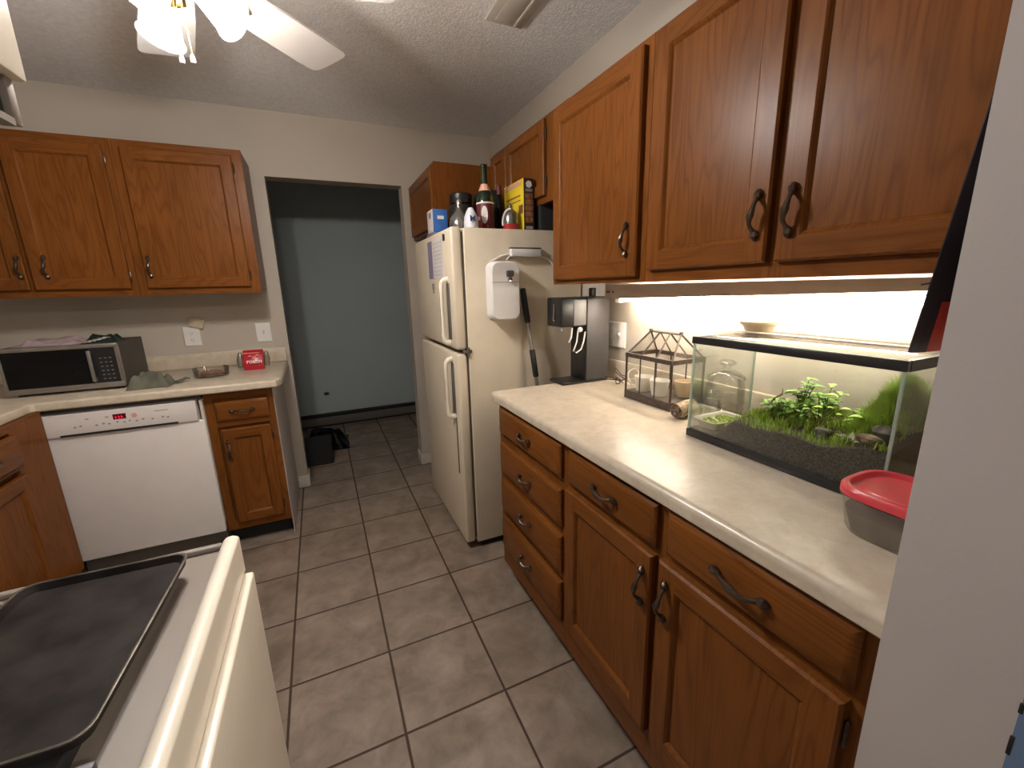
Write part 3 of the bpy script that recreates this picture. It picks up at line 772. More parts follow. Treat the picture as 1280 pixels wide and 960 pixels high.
def outlet(name, label, c, N, w, h, kind):
    r = thing(name, c, label, 'outlet' if kind != 'switch' else 'switch')
    N = V(N); c = V(c); U = V((0, 0, 1)).cross(N).normalized(); Z = V((0, 0, 1))
    mw = Matrix((U, Z, N)).transposed().to_4x4(); mw.translation = c
    def put(s): bmesh.ops.transform(s.bm, matrix=mw, verts=s.bm.verts); return s
    s = MB(); s.rings([[(x * w / 2 * k, y * h / 2 * k2, n) for x, y in ((-1, -1), (1, -1), (1, 1), (-1, 1))] for k, k2, n in ((1, 1, 0), (1, 1, .003), (.93, .95, .006))])
    obj('plate', put(s), 'white', r)
    n_g = 2 if w > .1 else 1
    for g in range(n_g):
        gx = (g - (n_g - 1) / 2) * .046
        if kind == 'switch' or (n_g == 2 and g == 1 and kind == 'outlet_switch'):
            s = MB(); s.box(gx - .005, gx + .005, -.012, .012, .006, .008); s.box(gx - .004, gx + .004, -.002, .010, .007, .016, .001)
            obj('toggle', put(s), 'trim' if kind == 'switch' else 'white', r)
        else:
            for sg in (-1, 1):
                s = MB(); s.lathe([(0, .006), (.016, .006), (.0165, .0075), (0, .0078)], (gx, sg * .0195, 0), 20); rec = obj('receptacle', put(s), 'white', r)
                s = MB()
                s.box(gx - .007, gx - .005, sg * .0195 - .004, sg * .0195 + .005, .0077, .0086); s.box(gx + .005, gx + .007, sg * .0195 - .004, sg * .0195 + .004, .0077, .0086)
                s.lathe([(0, .0077), (.0022, .0077), (.0022, .0086), (0, .0086)], (gx, sg * .0195 - .009, 0), 10)
                obj('slots', put(s), 'gasket', rec)
    return r
outlet('wall_outlet', 'white double wall plate with sockets and switch behind the small greenhouse', (RW, -.503, 1.122), (-1, 0, 0), .125, .118, 'outlet_switch')
outlet('wall_outlet', 'white wall outlet plate above the dishwasher counter', (-.475, BW, 1.108), (0, -1, 0), .085, .118, 'outlet')
outlet('light_switch', 'white light switch plate beside the doorway', (-.096, BW, 1.108), (0, -1, 0), .085, .122, 'switch')
s = MB(); mt = Matrix.Translation((-.438, BW - .012, 1.188)) @ Matrix.Rotation(math.radians(16), 4, 'Y')
s.box(-.036, .036, -.010, .010, -.028, .028, .002, mat=mt)
tag(obj('wall_tag', s, 'beige_tag'), 'tilted beige tag stuck to the wall over the outlet', 'tag')  # plain beige card tag, gives no light

# cords behind the dispenser
for i, (lab, mat, seed, n, c0) in enumerate((('thin dark tangled cord on the counter by the drink dispenser', 'cable', 3, 15, (1.42, -.655)), ('thin white tangled cord on the counter by the greenhouse', 'cable_white', 8, 9, (1.44, -.735)))):
    rng = random.Random(seed); pts = []
    for k in range(n * 5):
        t = k / (n * 5 - 1)
        a = t * n * 1.25
        rr = .068 + .032 * math.sin(a * .7 + i)
        pts.append((min(1.485, c0[0] - .02 + .8 * rr * math.cos(a) * .8), max(-.79 + .0, c0[1] - .01 + rr * math.sin(a * 1.1) * (1.0 if i == 0 else .6)), H + .004 + .030 * abs(math.sin(a * .53 + i)) + .05 * max(0, math.sin(a * .21)) ** 3))
    s = MB(); s.tube(pts, .0022, 6)
    tag(obj('power_cord', s, mat), lab, 'cord', 'cords on the counter')

# ------------------------------------------------------------------ small greenhouse terrarium
r = thing('terrarium', (1.39, -.93, H), 'small greenhouse-shaped glass terrarium with a weathered metal frame', 'terrarium')
gx0, gx1, gy0, gy1 = 1.317, 1.468, -1.046, -.812
eave, ridge_z = 1.088, 1.176; rx = (gx0 + gx1) / 2
ry0, ry1 = -1.005, -.855
b0 = .945
s = MB(); s.box(gx0 - .004, gx1 + .004, gy0 - .004, gy1 + .004, H, b0, .002); obj('base_tray', s, 'terr_frame', r)
def bars(name, segs, rad=.0035, mat='terr_frame'):
    s = MB()
    for a, b in segs: s.tube([a, b], rad, 4)
    return obj(name, s, mat, r)
C4 = [(gx0, gy0), (gx0, gy1), (gx1, gy1), (gx1, gy0)]
bars('corner_posts', [((x, y, b0), (x, y, eave)) for x, y in C4], .0055)
bars('glazing_bars', [((gx0, gy0 + (gy1 - gy0) * t, b0), (gx0, gy0 + (gy1 - gy0) * t, eave)) for t in (1 / 3, 2 / 3)] + [((gx1, gy0 + (gy1 - gy0) * t, b0), (gx1, gy0 + (gy1 - gy0) * t, eave)) for t in (1 / 3, 2 / 3)], .0035)
s = MB()
s.box(gx0 - .004, gx0 + .004, gy0 - .004, gy1 + .004, eave - .010, eave + .006); s.box(gx1 - .004, gx1 + .004, gy0 - .004, gy1 + .004, eave - .010, eave + .006)
s.box(gx0, gx1, gy0 - .004, gy0 + .004, eave - .010, eave + .006); s.box(gx0, gx1, gy1 - .004, gy1 + .004, eave - .010, eave + .006)
obj('eave_frame', s, 'terr_frame', r)
bars('roof_bars', [((x, y, eave), (rx, ry, ridge_z)) for x in (gx0, gx1) for y, ry in ((gy0, ry0), (gy1, ry1), (gy0 + (gy1 - gy0) / 3, ry0 + (ry1 - ry0) / 3), (gy0 + (gy1 - gy0) * 2 / 3, ry0 + (ry1 - ry0) * 2 / 3))], .0035)
bars('ridge_bar', [((rx, ry0 - .004, ridge_z), (rx, ry1 + .004, ridge_z))], .0045)
for y in (ry0, ry1):
    s = MB(); s.lathe([(0, 0), (.008, 0), (.007, .006), (0, .009)], (rx, y, ridge_z + .002), 10); obj('finial', s, 'terr_frame', r)
s = MB()
s.poly([(gx0, gy0, b0), (gx0, gy1, b0), (gx0, gy1, eave), (gx0, gy0, eave)]); s.poly([(gx1, gy0, b0), (gx1, gy1, b0), (gx1, gy1, eave), (gx1, gy0, eave)])
s.poly([(gx0, gy0, b0), (gx1, gy0, b0), (gx1, gy0, eave), (gx0, gy0, eave)]); s.poly([(gx0, gy1, b0), (gx1, gy1, b0), (gx1, gy1, eave), (gx0, gy1, eave)])
s.poly([(gx0, gy0, eave), (gx0, gy1, eave), (rx, ry1, ridge_z), (rx, ry0, ridge_z)]); s.poly([(gx1, gy0, eave), (gx1, gy1, eave), (rx, ry1, ridge_z), (rx, ry0, ridge_z)])
s.poly([(gx0, gy0, eave), (gx1, gy0, eave), (rx, ry0, ridge_z)]); s.poly([(gx0, gy1, eave), (gx1, gy1, eave), (rx, ry1, ridge_z)])
obj('glass_panes', s, 'pane_glass', r)
for i, (x, y, lab, m) in enumerate(((1.362, -.862, 'white pot inside the greenhouse terrarium, nearest the drink dispenser', 'pot'), (1.362, -.946, 'white pot in the middle of the greenhouse terrarium', 'pot'), (1.425, -1.004, 'tan pot at the tank end inside the greenhouse terrarium', 'bowl'))):
    s = MB(); h = .058
    s.lathe([(0, 0), (.026, 0), (.0275, .003), (.034, h - .008), (.0355, h - .008), (.0355, h), (.0325, h), (.030, h - .012), (0, h - .014)], (x, y, b0 + .001), 24)
    tag(obj('plant_pot', s, m), lab, 'pot', 'pots in the terrarium')

# bark log beside the tank
r = thing('log', (1.30, -1.15, H), 'short rough bark log lying between the terrarium and the tank', 'log')
s = MB(); rr = []
for i in range(7):
    t = i / 6; c = V((1.275 + .085 * t, -1.118 + .008 * t, H + .0295)); ring = []
    for k in range(18):
        a = 2 * PI * k / 18; q = .0245 * (1 + .10 * math.sin(a * 3 + i) + .06 * math.sin(a * 7 + i * 2))
        ring.append(c + V((.006 * math.sin(a * 2 + i), q * math.cos(a), q * math.sin(a))))
    rr.append(ring)
s.rings(rr, cap0=True); obj('bark', s, 'bark', r)
s = MB(); rr = []
for q, dx in ((.0225, -.002), (.017, -.004), (.011, -.001), (.005, -.003)):
    rr.append([V((1.275 + dx - .003, -1.118, H + .0295)) + V((0, q * math.cos(2 * PI * k / 16) * (1 + .12 * math.sin(k * 2)), q * math.sin(2 * PI * k / 16))) for k in range(16)])
s.rings(rr, cap0=False); obj('cut_end', s, 'log_end', r)

# glass jars behind the tank's left end
def jar(x, y, label, sc=1.):
    r = thing('glass_jar', (x, y, H), label, 'jar', 'lidded glass jars')
    k = sc
    s = MB(); s.lathe([(0, .002), (.048 * k, .002), (.054 * k, .008), (.055 * k, .10 * k), (.050 * k, .118 * k), (.047 * k, .12 * k)], (x, y, H), 28); obj('body', s, 'jar_glass', r)
    s = MB(); s.lathe([(.050 * k, .121 * k), (.056 * k, .123 * k), (.052 * k, .132 * k), (.026 * k, .150 * k), (.010 * k, .155 * k), (.009 * k, .163 * k), (.022 * k, .168 * k), (.024 * k, .176 * k), (.016 * k, .182 * k), (0, .183 * k)], (x, y, H), 28); obj('lid', s, 'jar_glass', r)
    s = MB()
    for z in (.03, .05, .07, .09): s.lathe([(.0545 * k, z * k - .002), (.0575 * k, z * k), (.0545 * k, z * k + .002)], (x, y, H), 28)
    obj('ribs', s, 'jar_glass', r)
    return r
jar(1.428, -1.172, 'tall lidded clear glass jar against the tank end', 1.05)
jar(1.335, -1.197, 'smaller lidded glass jar behind the bark log by the tank', .56)

# ------------------------------------------------------------------ AQUARIUM
TX0, TX1, TY0, TY1 = 1.19, 1.452, -1.722, -1.245
r = thing('aquarium', ((TX0 + TX1) / 2, (TY0 + TY1) / 2, H), 'planted glass tank with black rims standing on the right counter', 'tank')
def hollow(z0, z1, w, o=.003, bev=.003):
    s = MB()
    x0, x1, y0, y1 = TX0 - o, TX1 + o, TY0 - o, TY1 + o
    s.box(x0, x0 + w, y0, y1, z0, z1, bev); s.box(x1 - w, x1, y0, y1, z0, z1, bev)
    s.box(x0 + w, x1 - w, y0, y0 + w, z0, z1, 0); s.box(x0 + w, x1 - w, y1 - w, y1, z0, z1, 0)
    return s
obj('bottom_rim', hollow(H, H + .022, .007), 'black', r)
obj('top_rim', hollow(1.186, 1.207, .012, .004), 'black', r)
def gpane(name, x0, x1, y0, y1):
    s = MB(); s.box(x0, x1, y0, y1, H + .006, 1.190); obj(name, s, 'glass', r)
gpane('front_glass', TX0, TX0 + .004, TY0 + .004, TY1 - .004); gpane('back_glass', TX1 - .004, TX1, TY0 + .004, TY1 - .004)
gpane('end_glass', TX0, TX1, TY1 - .004, TY1); gpane('end_glass', TX0, TX1, TY0, TY0 + .004)
s = MB(); s.box(TX0 + .004, TX1 - .004, TY0 + .004, TY1 - .004, H + .004, H + .010); obj('floor_glass', s, 'black', r)
for x in (TX0 + .002, TX1 - .002):
    for y in (TY0 + .002, TY1 - .002):
        s = MB(); s.box(x - .0024, x + .0024, y - .0024, y + .0024, H + .022, 1.186); obj('corner_seam', s, 'glass_edge', r)
# glass lid
lid = MB(); lid.box(TX0 + .004, TX1 - .004, TY0 + .004, TY1 - .004, 1.2075, 1.2115, .001); lid = obj('lid', lid, 'glass', r)
s = MB(); s.box(TX0 + .135, TX0 + .15, TY0 + .02, TY1 - .02, 1.212, 1.215, .001); obj('lid_hinge', s, 'batten', lid)
# soil bed
def soil_h(x, y):
    u = (y - TY0) / (TY1 - TY0)           # 0 near the white wall, 1 at the far end
    v = (x - TX0) / (TX1 - TX0)
    h = .022 + .062 * min(1, max(0, (.815 - u) / .12)) + .020 * v * min(1, max(0, (.80 - u) / .2))
    h += .050 * math.exp(-((u - .06) / .16) ** 2) * (.3 + .9 * v)
    h += .005 * math.sin(u * 19) + .003 * math.sin(v * 11 + u * 7)
    return H + max(.016, h)
s = MB(); NX, NY = 16, 40
x0, x1, y0, y1 = TX0 + .0045, TX1 - .0045, TY0 + .0045, TY1 - .0045
top = [[s.bm.verts.new((x0 + (x1 - x0) * i / NX, y0 + (y1 - y0) * j / NY, soil_h(x0 + (x1 - x0) * i / NX, y0 + (y1 - y0) * j / NY))) for j in range(NY + 1)] for i in range(NX + 1)]
for i in range(NX):
    for j in range(NY): s._q([top[i][j], top[i + 1][j], top[i + 1][j + 1], top[i][j + 1]])
zb = H + .0105
def skirt(row):
    low = [s.bm.verts.new((v.co.x, v.co.y, zb)) for v in row]
    for k in range(len(row) - 1): s._q([row[k], row[k + 1], low[k + 1], low[k]])
skirt(top[0]); skirt(top[NX]); skirt([top[i][0] for i in range(NX + 1)]); skirt([top[i][NY] for i in range(NX + 1)])
tag(obj('soil_bed', s, 'soil'), 'dark sloping soil bed filling the bottom of the tank', 'soil', kind='stuff')
# dish of moss at the far end
r = thing('moss_dish', (1.25, -1.295, H), 'pale shallow dish of green moss at the far end of the tank', 'dish')
dz = H + .031
s = MB(); cxd, cyd = 1.262, -1.292
def rr_ring(w, d, z, rad, cx=cxd, cy=cyd):
    out = []
    for k, (sx, sy) in enumerate(((1, 1), (-1, 1), (-1, -1), (1, -1))):
        for i in range(5):
            a = PI / 2 * (k + i / 4); out.append((cx + sx * (w / 2 - rad) + rad * math.cos(a), cy + sy * (d / 2 - rad) + rad * math.sin(a), z))
    return out
s.rings([rr_ring(.10, .055, dz, .012), rr_ring(.125, .078, dz + .022, .014), rr_ring(.132, .084, dz + .024, .014), rr_ring(.132, .084, dz + .026, .014), rr_ring(.118, .072, dz + .024, .012), rr_ring(.112, .066, dz + .014, .012)], cap0=True, cap1=True)
obj('dish', s, 'pot', r)
s = MB(); rng = random.Random(4)
for k in range(60):
    x, y = cxd + rng.uniform(-.05, .05), cyd + rng.uniform(-.028, .028)
    s.lathe([(0, 0), (.006, .001), (.005, .005), (0, .007)], (x, y, dz + .0145), 6)
obj('moss', s, 'moss', r)['kind'] = 'stuff'
# grass carpet
s = MB(); rng = random.Random(11)
for k in range(5200):
    u = rng.random() ** .9; y = y1 - .098 - u * (y1 - .098 - y0 - .012); x = rng.uniform(x0 + .006, x1 - .006)
    v = (x - x0) / (x1 - x0)
    if math.sin(x * 60) * math.sin(y * 45 + 1) < -.45: continue
    if ((x - 1.238) / .036) ** 2 + ((y + 1.665) / .040) ** 2 < 1 or ((x - 1.245) / .03) ** 2 + ((y + 1.572) / .022) ** 2 < 1: continue
    z = soil_h(x, y)
    big = math.exp(-(((y - y0) / (y1 - y0) - .04) / .15) ** 2) * (v > .18)
    h = rng.uniform(.010, .026) * (1 + 1.1 * big)
    a = rng.uniform(0, 2 * PI); w = .0011; t = rng.uniform(0, .6)
    dx, dy = math.cos(a), math.sin(a)
    b1, b2 = V((x - dy * w, y + dx * w, z)), V((x + dy * w, y - dx * w, z))
    c1, c2 = V((x - dy * w * .7 + dx * h * t * .3, y + dx * w * .7 + dy * h * t * .3, z + h * .6)), V((x + dy * w * .7 + dx * h * t * .3, y - dx * w * .7 + dy * h * t * .3, z + h * .6))
    tp = V((x + dx * h * t, y + dy * h * t, z + h))
    for q in (c1, c2, tp):
        q.x = min(max(q.x, x0 + .001), x1 - .001); q.y = min(max(q.y, y0 + .001), y1 - .001)
    A_, B_, C_, D_, E_ = [s.bm.verts.new(p) for p in (b1, b2, c2, c1, tp)]
    mi = 0 if rng.random() < .75 else 1
    s._q([A_, B_, C_, D_], mi); s._q([D_, C_, E_], mi)
tag(obj('aquatic_grass', s, ['grass', 'moss']), 'short green carpet grass growing on the tank soil', 'grass', kind='stuff')

def leaf(s, base, d, L, W, droop=.25, mi=0):
    base, d = V(base), V(d).normalized(); side = d.cross(V((0, 0, 1)))
    side = side.normalized() if side.length > 1e-4 else V((1, 0, 0))
    up = side.cross(d).normalized()
    pts = []
    N_ = 5
    cl = lambda p: V((min(max(p.x, x0 + .001), x1 - .001), min(max(p.y, y0 + .001), y1 - .001), min(p.z, 1.183)))
    prev = None
    for i in range(N_ + 1):
        t = i / N_; c = base + d * (L * t) - V((0, 0, 1)) * (droop * L * t * t); w = W * math.sin(PI * min(.98, t * .9 + .06)) ** .8 * .5
        row = [s.bm.verts.new(cl(c - side * w + up * w * .35)), s.bm.verts.new(cl(c)), s.bm.verts.new(cl(c + side * w + up * w * .35))]
        if prev: s._q([prev[0], prev[1], row[1], row[0]], mi); s._q([prev[1], prev[2], row[2], row[1]], mi)
        prev = row

def stem_plant(x, y, h, nlv, label, mat, L=.028, W=.012, lean=(0, 0), n_st=3, seed=1, name='stem_plant'):
    z = soil_h(x, y) - .003; rng = random.Random(seed)
    r = thing(name, (x, y, z), label, 'plant')
    st, lf = MB(), MB()
    for q in range(n_st):
        a = rng.uniform(0, 2 * PI); hh = h * rng.uniform(.65, 1.) if q else h
        tx, ty = lean[0] + .022 * math.cos(a) * (q > 0), lean[1] + .022 * math.sin(a) * (q > 0)
        pts = [V((x + tx * t * t + .004 * math.cos(a), y + ty * t * t + .004 * math.sin(a), z + hh * t)) for t in (0, .25, .5, .75, 1)]
        st.tube(pts, [.0016, .0015, .0013, .0011, .0007], 6)
        for k in range(nlv):
            t = .25 + .75 * k / (nlv - 1); p = pts[0].lerp(pts[4], t); p.x = x + tx * t * t + .004 * math.cos(a); p.y = y + ty * t * t + .004 * math.sin(a)
            for m in range(3):
                b = rng.uniform(0, 2 * PI)
                leaf(lf, p, (math.cos(b), math.sin(b), rng.uniform(.0, .55)), L * rng.uniform(.7, 1.1), W * rng.uniform(.8, 1.1), .3)
    obj('stems', st, 'stem', r); o = obj('foliage', lf, mat, r); o['kind'] = 'stuff'
    return r
stem_plant(1.325, -1.478, .105, 7, 'tallest leafy green stem plant in the middle of the tank', 'leaf', .032, .014, (0, -.01), 4, 3)
stem_plant(1.30, -1.438, .055, 6, 'low bushy green plant at the foot of the tall stem plant', 'leaf', .022, .011, (0, .01), 6, 5)
stem_plant(1.375, -1.505, .085, 6, 'dark green plant behind the tall stem plant', 'leaf', .024, .012, (0, -.01), 4, 9)
stem_plant(1.285, -1.498, .050, 5, 'low mid-green plant on the front slope below the tall stem plant', 'leaf', .020, .010, (0, -.01), 5, 15)
def round_leaf_plant(x, y, specs, label, mat):
    z = soil_h(x, y) - .003
    r = thing('round_leaf_plant', (x, y, z), label, 'plant')
    st, lf = MB(), MB()
    for dx, dy, h, w in specs:
        tip = V((x + dx, y + dy, z + h)); st.tube([(x, y, z), (x + dx * .3, y + dy * .3, z + h * .6), tip], [.0013, .0011, .0008], 6)
        leaf(lf, tip + V((.2, .6, -.05)).normalized() * (w * -.5), (.25, -1, .35), w * 1.15, w, .15)
        leaf(lf, tip, (-.5, .3, .25), w * .8, w * .6, .2)
    obj('stems', st, 'stem', r); o = obj('foliage', lf, mat, r); o['kind'] = 'stuff'
round_leaf_plant(1.27, -1.548, [(.0, .006, .088, .024), (.008, -.026, .062, .020), (-.008, .02, .058, .018), (.01, -.045, .05, .022)], 'bright yellow-green round-leaved plant right of the tall stem plant', 'leaf_light')
stem_plant(1.34, -1.59, .042, 5, 'low spreading green plant before the mossy slope', 'leaf', .03, .010, (0, -.02), 4, 21)
def rosette(x, y, z, n, L, label, mat, seed):
    rng = random.Random(seed); s = MB()
    for k in range(n):
        a = 2 * PI * k / n + rng.uniform(-.2, .2)
        leaf(s, (x, y, z), (math.cos(a), math.sin(a), rng.uniform(.35, 1.1)), L * rng.uniform(.75, 1.1), L * .24, .25)
    tag(obj('rosette_plant', s, mat), label, 'plant')
rosette(1.236, -1.632, soil_h(1.236, -1.632) + .004, 14, .032, 'pale rosette plant by the rocks at the near end of the tank', 'leaf_pale', 2)
# tall grassy mound at the near end, against the glass
s = MB(); rng = random.Random(31); mx, my = 1.345, -1.648
for k in range(3200):
    a = rng.uniform(0, 2 * PI); q = rng.random() ** .5
    x, y = mx + q * .075 * math.cos(a), my + q * .066 * math.sin(a)
    z = soil_h(x, y) + .088 * (1 - q * q) * min(1, max(0, .5 + (my - y) * 9 + .35)) - .003
    leaf_h = rng.uniform(.018, .04)
    dx, dy = rng.uniform(-.5, .3), rng.uniform(-.3, .5)
    w = .0012; p = V((x, y, z)); t_ = p + V((dx * leaf_h, dy * leaf_h, leaf_h))
    for qv in (p, t_): qv.x = min(max(qv.x, x0 + .002), x1 - .002); qv.y = min(max(qv.y, y0 + .002), y1 - .002); qv.z = min(qv.z, 1.18)
    s._q([s.bm.verts.new(p + V((w, w, 0))), s.bm.verts.new(p - V((w, w, 0))), s.bm.verts.new(t_)], 0)
rings_ = []
for i in range(6):
    t = i / 5; q = math.cos(t * PI / 2 * .98); rg = []
    for k in range(20):
        a = 2 * PI * k / 20; x, y = mx + q * .075 * math.cos(a), my + q * .066 * math.sin(a)
        x, y = min(max(x, x0 + .001), x1 - .001), min(max(y, y0 + .001), y1 - .001)
        rg.append((x, y, min(soil_h(x, y) + (.088 * (1 - q * q) * min(1, max(0, .5 + (my - y) * 9 + .35)) - .004), 1.175)))
    rings_.append(rg)
s.rings(rings_, cap0=False, mi=1)
tag(obj('grassy_mound', s, ['grass', 'moss']), 'tall mound of moss and grass at the near end of the tank', 'plant', kind='stuff')
def rock(x, y, dims, label, seed, mat='rock', name='rock', z=None, rot=0):
    rng = random.Random(seed); s = MB()
    r_ = bmesh.ops.create_icosphere(s.bm, subdivisions=3, radius=1.)
    ph = [rng.uniform(0, 6) for _ in range(6)]
    for v in s.bm.verts:
        c = v.co; k = 1 + .18 * math.sin(3 * c.x + ph[0]) * math.sin(3 * c.y + ph[1]) + .12 * math.sin(5 * c.z + ph[2]) + .06 * math.sin(9 * c.x + 7 * c.z + ph[3])
        c = c * k; x_, y_ = c.x * dims[0], c.y * dims[1]
        v.co = V((x + x_ * math.cos(rot) - y_ * math.sin(rot), y + x_ * math.sin(rot) + y_ * math.cos(rot), (z if z else soil_h(x, y) + dims[2] * .5) + c.z * dims[2]))
    tag(obj(name, s, mat), label, 'rock')
rock(1.255, -1.572, (.016, .020, .015), 'grey layered rock below the round-leaved plant', 1)
rock(1.262, -1.680, (.022, .024, .018), 'big grey rock under the grassy mound', 2)
rock(1.226, -1.672, (.012, .028, .010), 'long tan driftwood chunk in front of the big grey rock', 5, 'drift', 'driftwood')
s = MB(); s.tube([(1.30, -1.425, soil_h(1.30, -1.425)), (1.297, -1.412, 1.03), (1.30, -1.42, 1.052), (1.312, -1.432, 1.066), (1.318, -1.428, 1.078)], [.004, .0035, .003, .0025, .0012], 8)
tag(obj('twig', s, 'drift'), 'crooked brown twig left of the tall stem plant in the tank', 'twig')

# bowl on the lid
LZ = 1.2120
s = MB(); s.lathe([(0, .0), (.034, 0), (.036, .003), (.040, .014), (.049, .022), (.050, .029), (.047, .029), (.042, .024), (.036, .010), (0, .007)], (1.385, -1.296, LZ), 32)
tag(obj('bowl', s, 'bowl'), 'small tan ceramic bowl on the tank lid', 'bowl')

# red-lidded tub
r = thing('food_tub', (1.10, -1.79, H), 'clear food tub with a red lid at the near end of the counter', 'container')
tx, ty = 1.108, -1.790
def oval(w, d, z, p=3.2, n=48):
    out = []
    for k in range(n):
        a = 2 * PI * k / n; c, q = math.cos(a), math.sin(a)
        out.append((tx + w / 2 * math.copysign(abs(c) ** (2 / p), c), ty + d / 2 * math.copysign(abs(q) ** (2 / p), q), z))
    return out
TW, TD = .150, .165
s = MB(); s.rings([oval(TW * .80, TD * .80, H), oval(TW * .86, TD * .86, H + .008), oval(TW * .96, TD * .96, H + .060), oval(TW * 1.01, TD * 1.01, H + .066), oval(TW * 1.01, TD * 1.01, H + .070)], cap1=False); obj('tub', s, 'tub', r)
s = MB(); s.rings([oval(TW * .76, TD * .76, H + .003), oval(TW * .90, TD * .90, H + .043)]); obj('leftovers', s, 'tub_fill', r)
s = MB(); s.rings([oval(TW * .99, TD * .99, H + .0705), oval(TW * 1.02, TD * 1.02, H + .072), oval(TW * 1.02, TD * 1.02, H + .083), oval(TW * .97, TD * .97, H + .088), oval(TW * .88, TD * .88, H + .088), oval(TW * .85, TD * .85, H + .080), oval(TW * .70, TD * .70, H + .080), oval(TW * .67, TD * .67, H + .084), oval(TW * .40, TD * .40, H + .0845)]); obj('lid', s, 'red_lid', r)
s = MB(); s.lathe([(0, .002), (.035, .002), (.040, .006), (.042, .04), (.045, .055), (.043, .055), (.039, .04), (.037, .010), (0, .006)], (1.245, -1.798, H), 26)
tag(obj('glass_cup', s, 'jar_glass'), 'clear glass cup behind the red-lidded tub', 'cup')

# dark sheet hanging by the white wall
r = thing('hanging_calendar', (.95, -1.87, 1.65), 'dark glossy wall calendar sheet curling out beside the white wall', 'calendar')
s = MB(); grid = []
for j in range(13):
    t = j / 12; z = 1.64 - .382 * t; row = []
    for i in range(9):
        q = i / 8; x = .925 + .19 * q
        y = -1.876 + (.010 + .038 * t ** 1.15) * (1 - q) ** .8 + .0025 * math.sin(q * 14 + t * 3) * t
        row.append(V((x, max(y, -1.878), z)))
    grid.append(row)
F = [[s.bm.verts.new(p) for p in row] for row in grid]; Bk = [[s.bm.verts.new(p + V((0, .0012, 0))) for p in row] for row in grid]
for j in range(12):
    for i in range(8):
        mi = 1 if (j >= 10 and i >= 1) else 0
        s._q([F[j][i], F[j][i + 1], F[j + 1][i + 1], F[j + 1][i]], mi); s._q([Bk[j][i], Bk[j + 1][i], Bk[j + 1][i + 1], Bk[j][i + 1]], mi)
for j in range(12):
    for i in (0, 8): s._q([F[j][i], F[j + 1][i], Bk[j + 1][i], Bk[j][i]])
for i in range(8):
    for j in (0, 12): s._q([F[j][i], F[j][i + 1], Bk[j][i + 1], Bk[j][i]])
obj('pages', s, ['dark_sheet', 'red_print'], r)
s = MB(); s.tube([(.92, -1.8735, 1.645), (1.12, -1.8735, 1.645)], .004, 8); obj('binding', s, 'black', r)

# ------------------------------------------------------------------ BACK / LEFT RUN
BF = .40    # face of the back-run cabinets
r = thing('base_cabinet', (-.185, .71, 0), 'narrow oak base cabinet with one drawer and door beside the dishwasher', 'cabinet')
s = MB(); s.box(-.338, -.032, BF + .019, BW - .002, .10, .873); obj('carcass', s, 'wood_z', r)
s = MB(); s.box(-.338, -.040, BF + .07, BW - .002, 0, .10); obj('toe_kick', s, 'black_matte', r)
s = MB()
for a, b in ((-.338, -.30), (-.065, -.032)): s.box(a, b, BF, BF + .019, .10, .873, mi=0)
for a, b in ((.835, .873), (.685, .72), (.10, .155)): s.box(-.30, -.065, BF, BF + .019, a, b, mi=1)
obj('face_frame', s, ['wood_z', 'wood_x'], r)
s = MB(); s.box(-.031, -.028, BF + .002, BW - .02, .0, .873); obj('end_panel', s, 'end_wall', r)['label'] = 'painted grey end panel'
add_drawer(r, BF, -.296, -.058, .715, .820, 'y-', L=.10)
add_door(r, BF, -.285, -.062, .142, .672, 'y-', (-.262, .56), -.059, fw=.048)
# dishwasher
r = thing('dishwasher', (-.65, .7, 0), 'white built-in dishwasher under the back counter', 'dishwasher')
DX0, DX1 = -.938, -.343
s = MB(); s.box(DX0 + .005, DX1 - .005, BF + .01, BW - .03, .02, .862); obj('tub', s, 'gasket', r)
s = MB(); s.box(DX0, DX1, BF - .03, BF + .008, .118, .742, .006, 3)
dd = obj('door', s, 'dw_white', r)
s = MB(); s.box(DX1 - .010, DX1 + .002, BF - .022, BF + .03, .16, .845, .002); obj('side_trim', s, 'trim', r)
s = MB(); rr = []
for x in (DX0, DX1 - .022):
    rr.append([(x, BF + .01, .744), (x, BF - .038, .744), (x, BF - .042, .752), (x, BF - .032, .842), (x, BF - .028, .846), (x, BF + .01, .846)])
s.rings(rr); cp = obj('control_panel', s, 'dw_white', r)
yf = lambda z: BF - .042 + .010 * (z - .752) / .09
s = MB(); s.box(-.875, -.445, BF - .0425, BF - .03, .744, .753); obj('grip_slot', s, 'black_matte', cp)
s = MB(); rr = []
for k in range(13):
    t = -1 + 2 * k / 12; rr.append([(-.66 + t * .10, BF - .034, .740), (-.66 + t * .10, BF - .029, .742 - .022 * (1 - t * t)), (-.66 + t * .10, BF - .0275, .742)])
s.rings(rr); obj('grip_scoop', s, 'dw_white', dd)
s = MB(); s.box(-.683, -.636, yf(.81) - .002, yf(.81) + .004, .798, .823); dp = obj('display', s, 'led_dark', cp)
s = MB()
for x in (-.672, -.660, -.650):
    s.box(x - .003, x + .003, yf(.81) - .0026, yf(.81) - .002, .809, .8105); s.box(x - .003, x - .0022, yf(.81) - .0026, yf(.81) - .002, .804, .816); s.box(x - .003, x + .003, yf(.81) - .0026, yf(.81) - .002, .803, .8042)
obj('digits', s, 'led', dp)
for k, x in enumerate((-.82, -.80, -.745, -.72, -.70, -.67, -.645, -.625, -.60, -.575, -.54, -.50, -.48)):
    s = MB(); s.box(x - .004, x + .004, yf(.783) - .0012, yf(.783) + .002, .779 + .004 * (k % 2), .785 + .004 * (k % 2)); obj('button', s, 'grey_ink', cp)
for x in (-.775, -.705):
    s = MB(); s.box(x - .006, x + .006, yf(.815) - .0012, yf(.815) + .002, .812, .816); obj('button', s, 'grey_ink', cp)
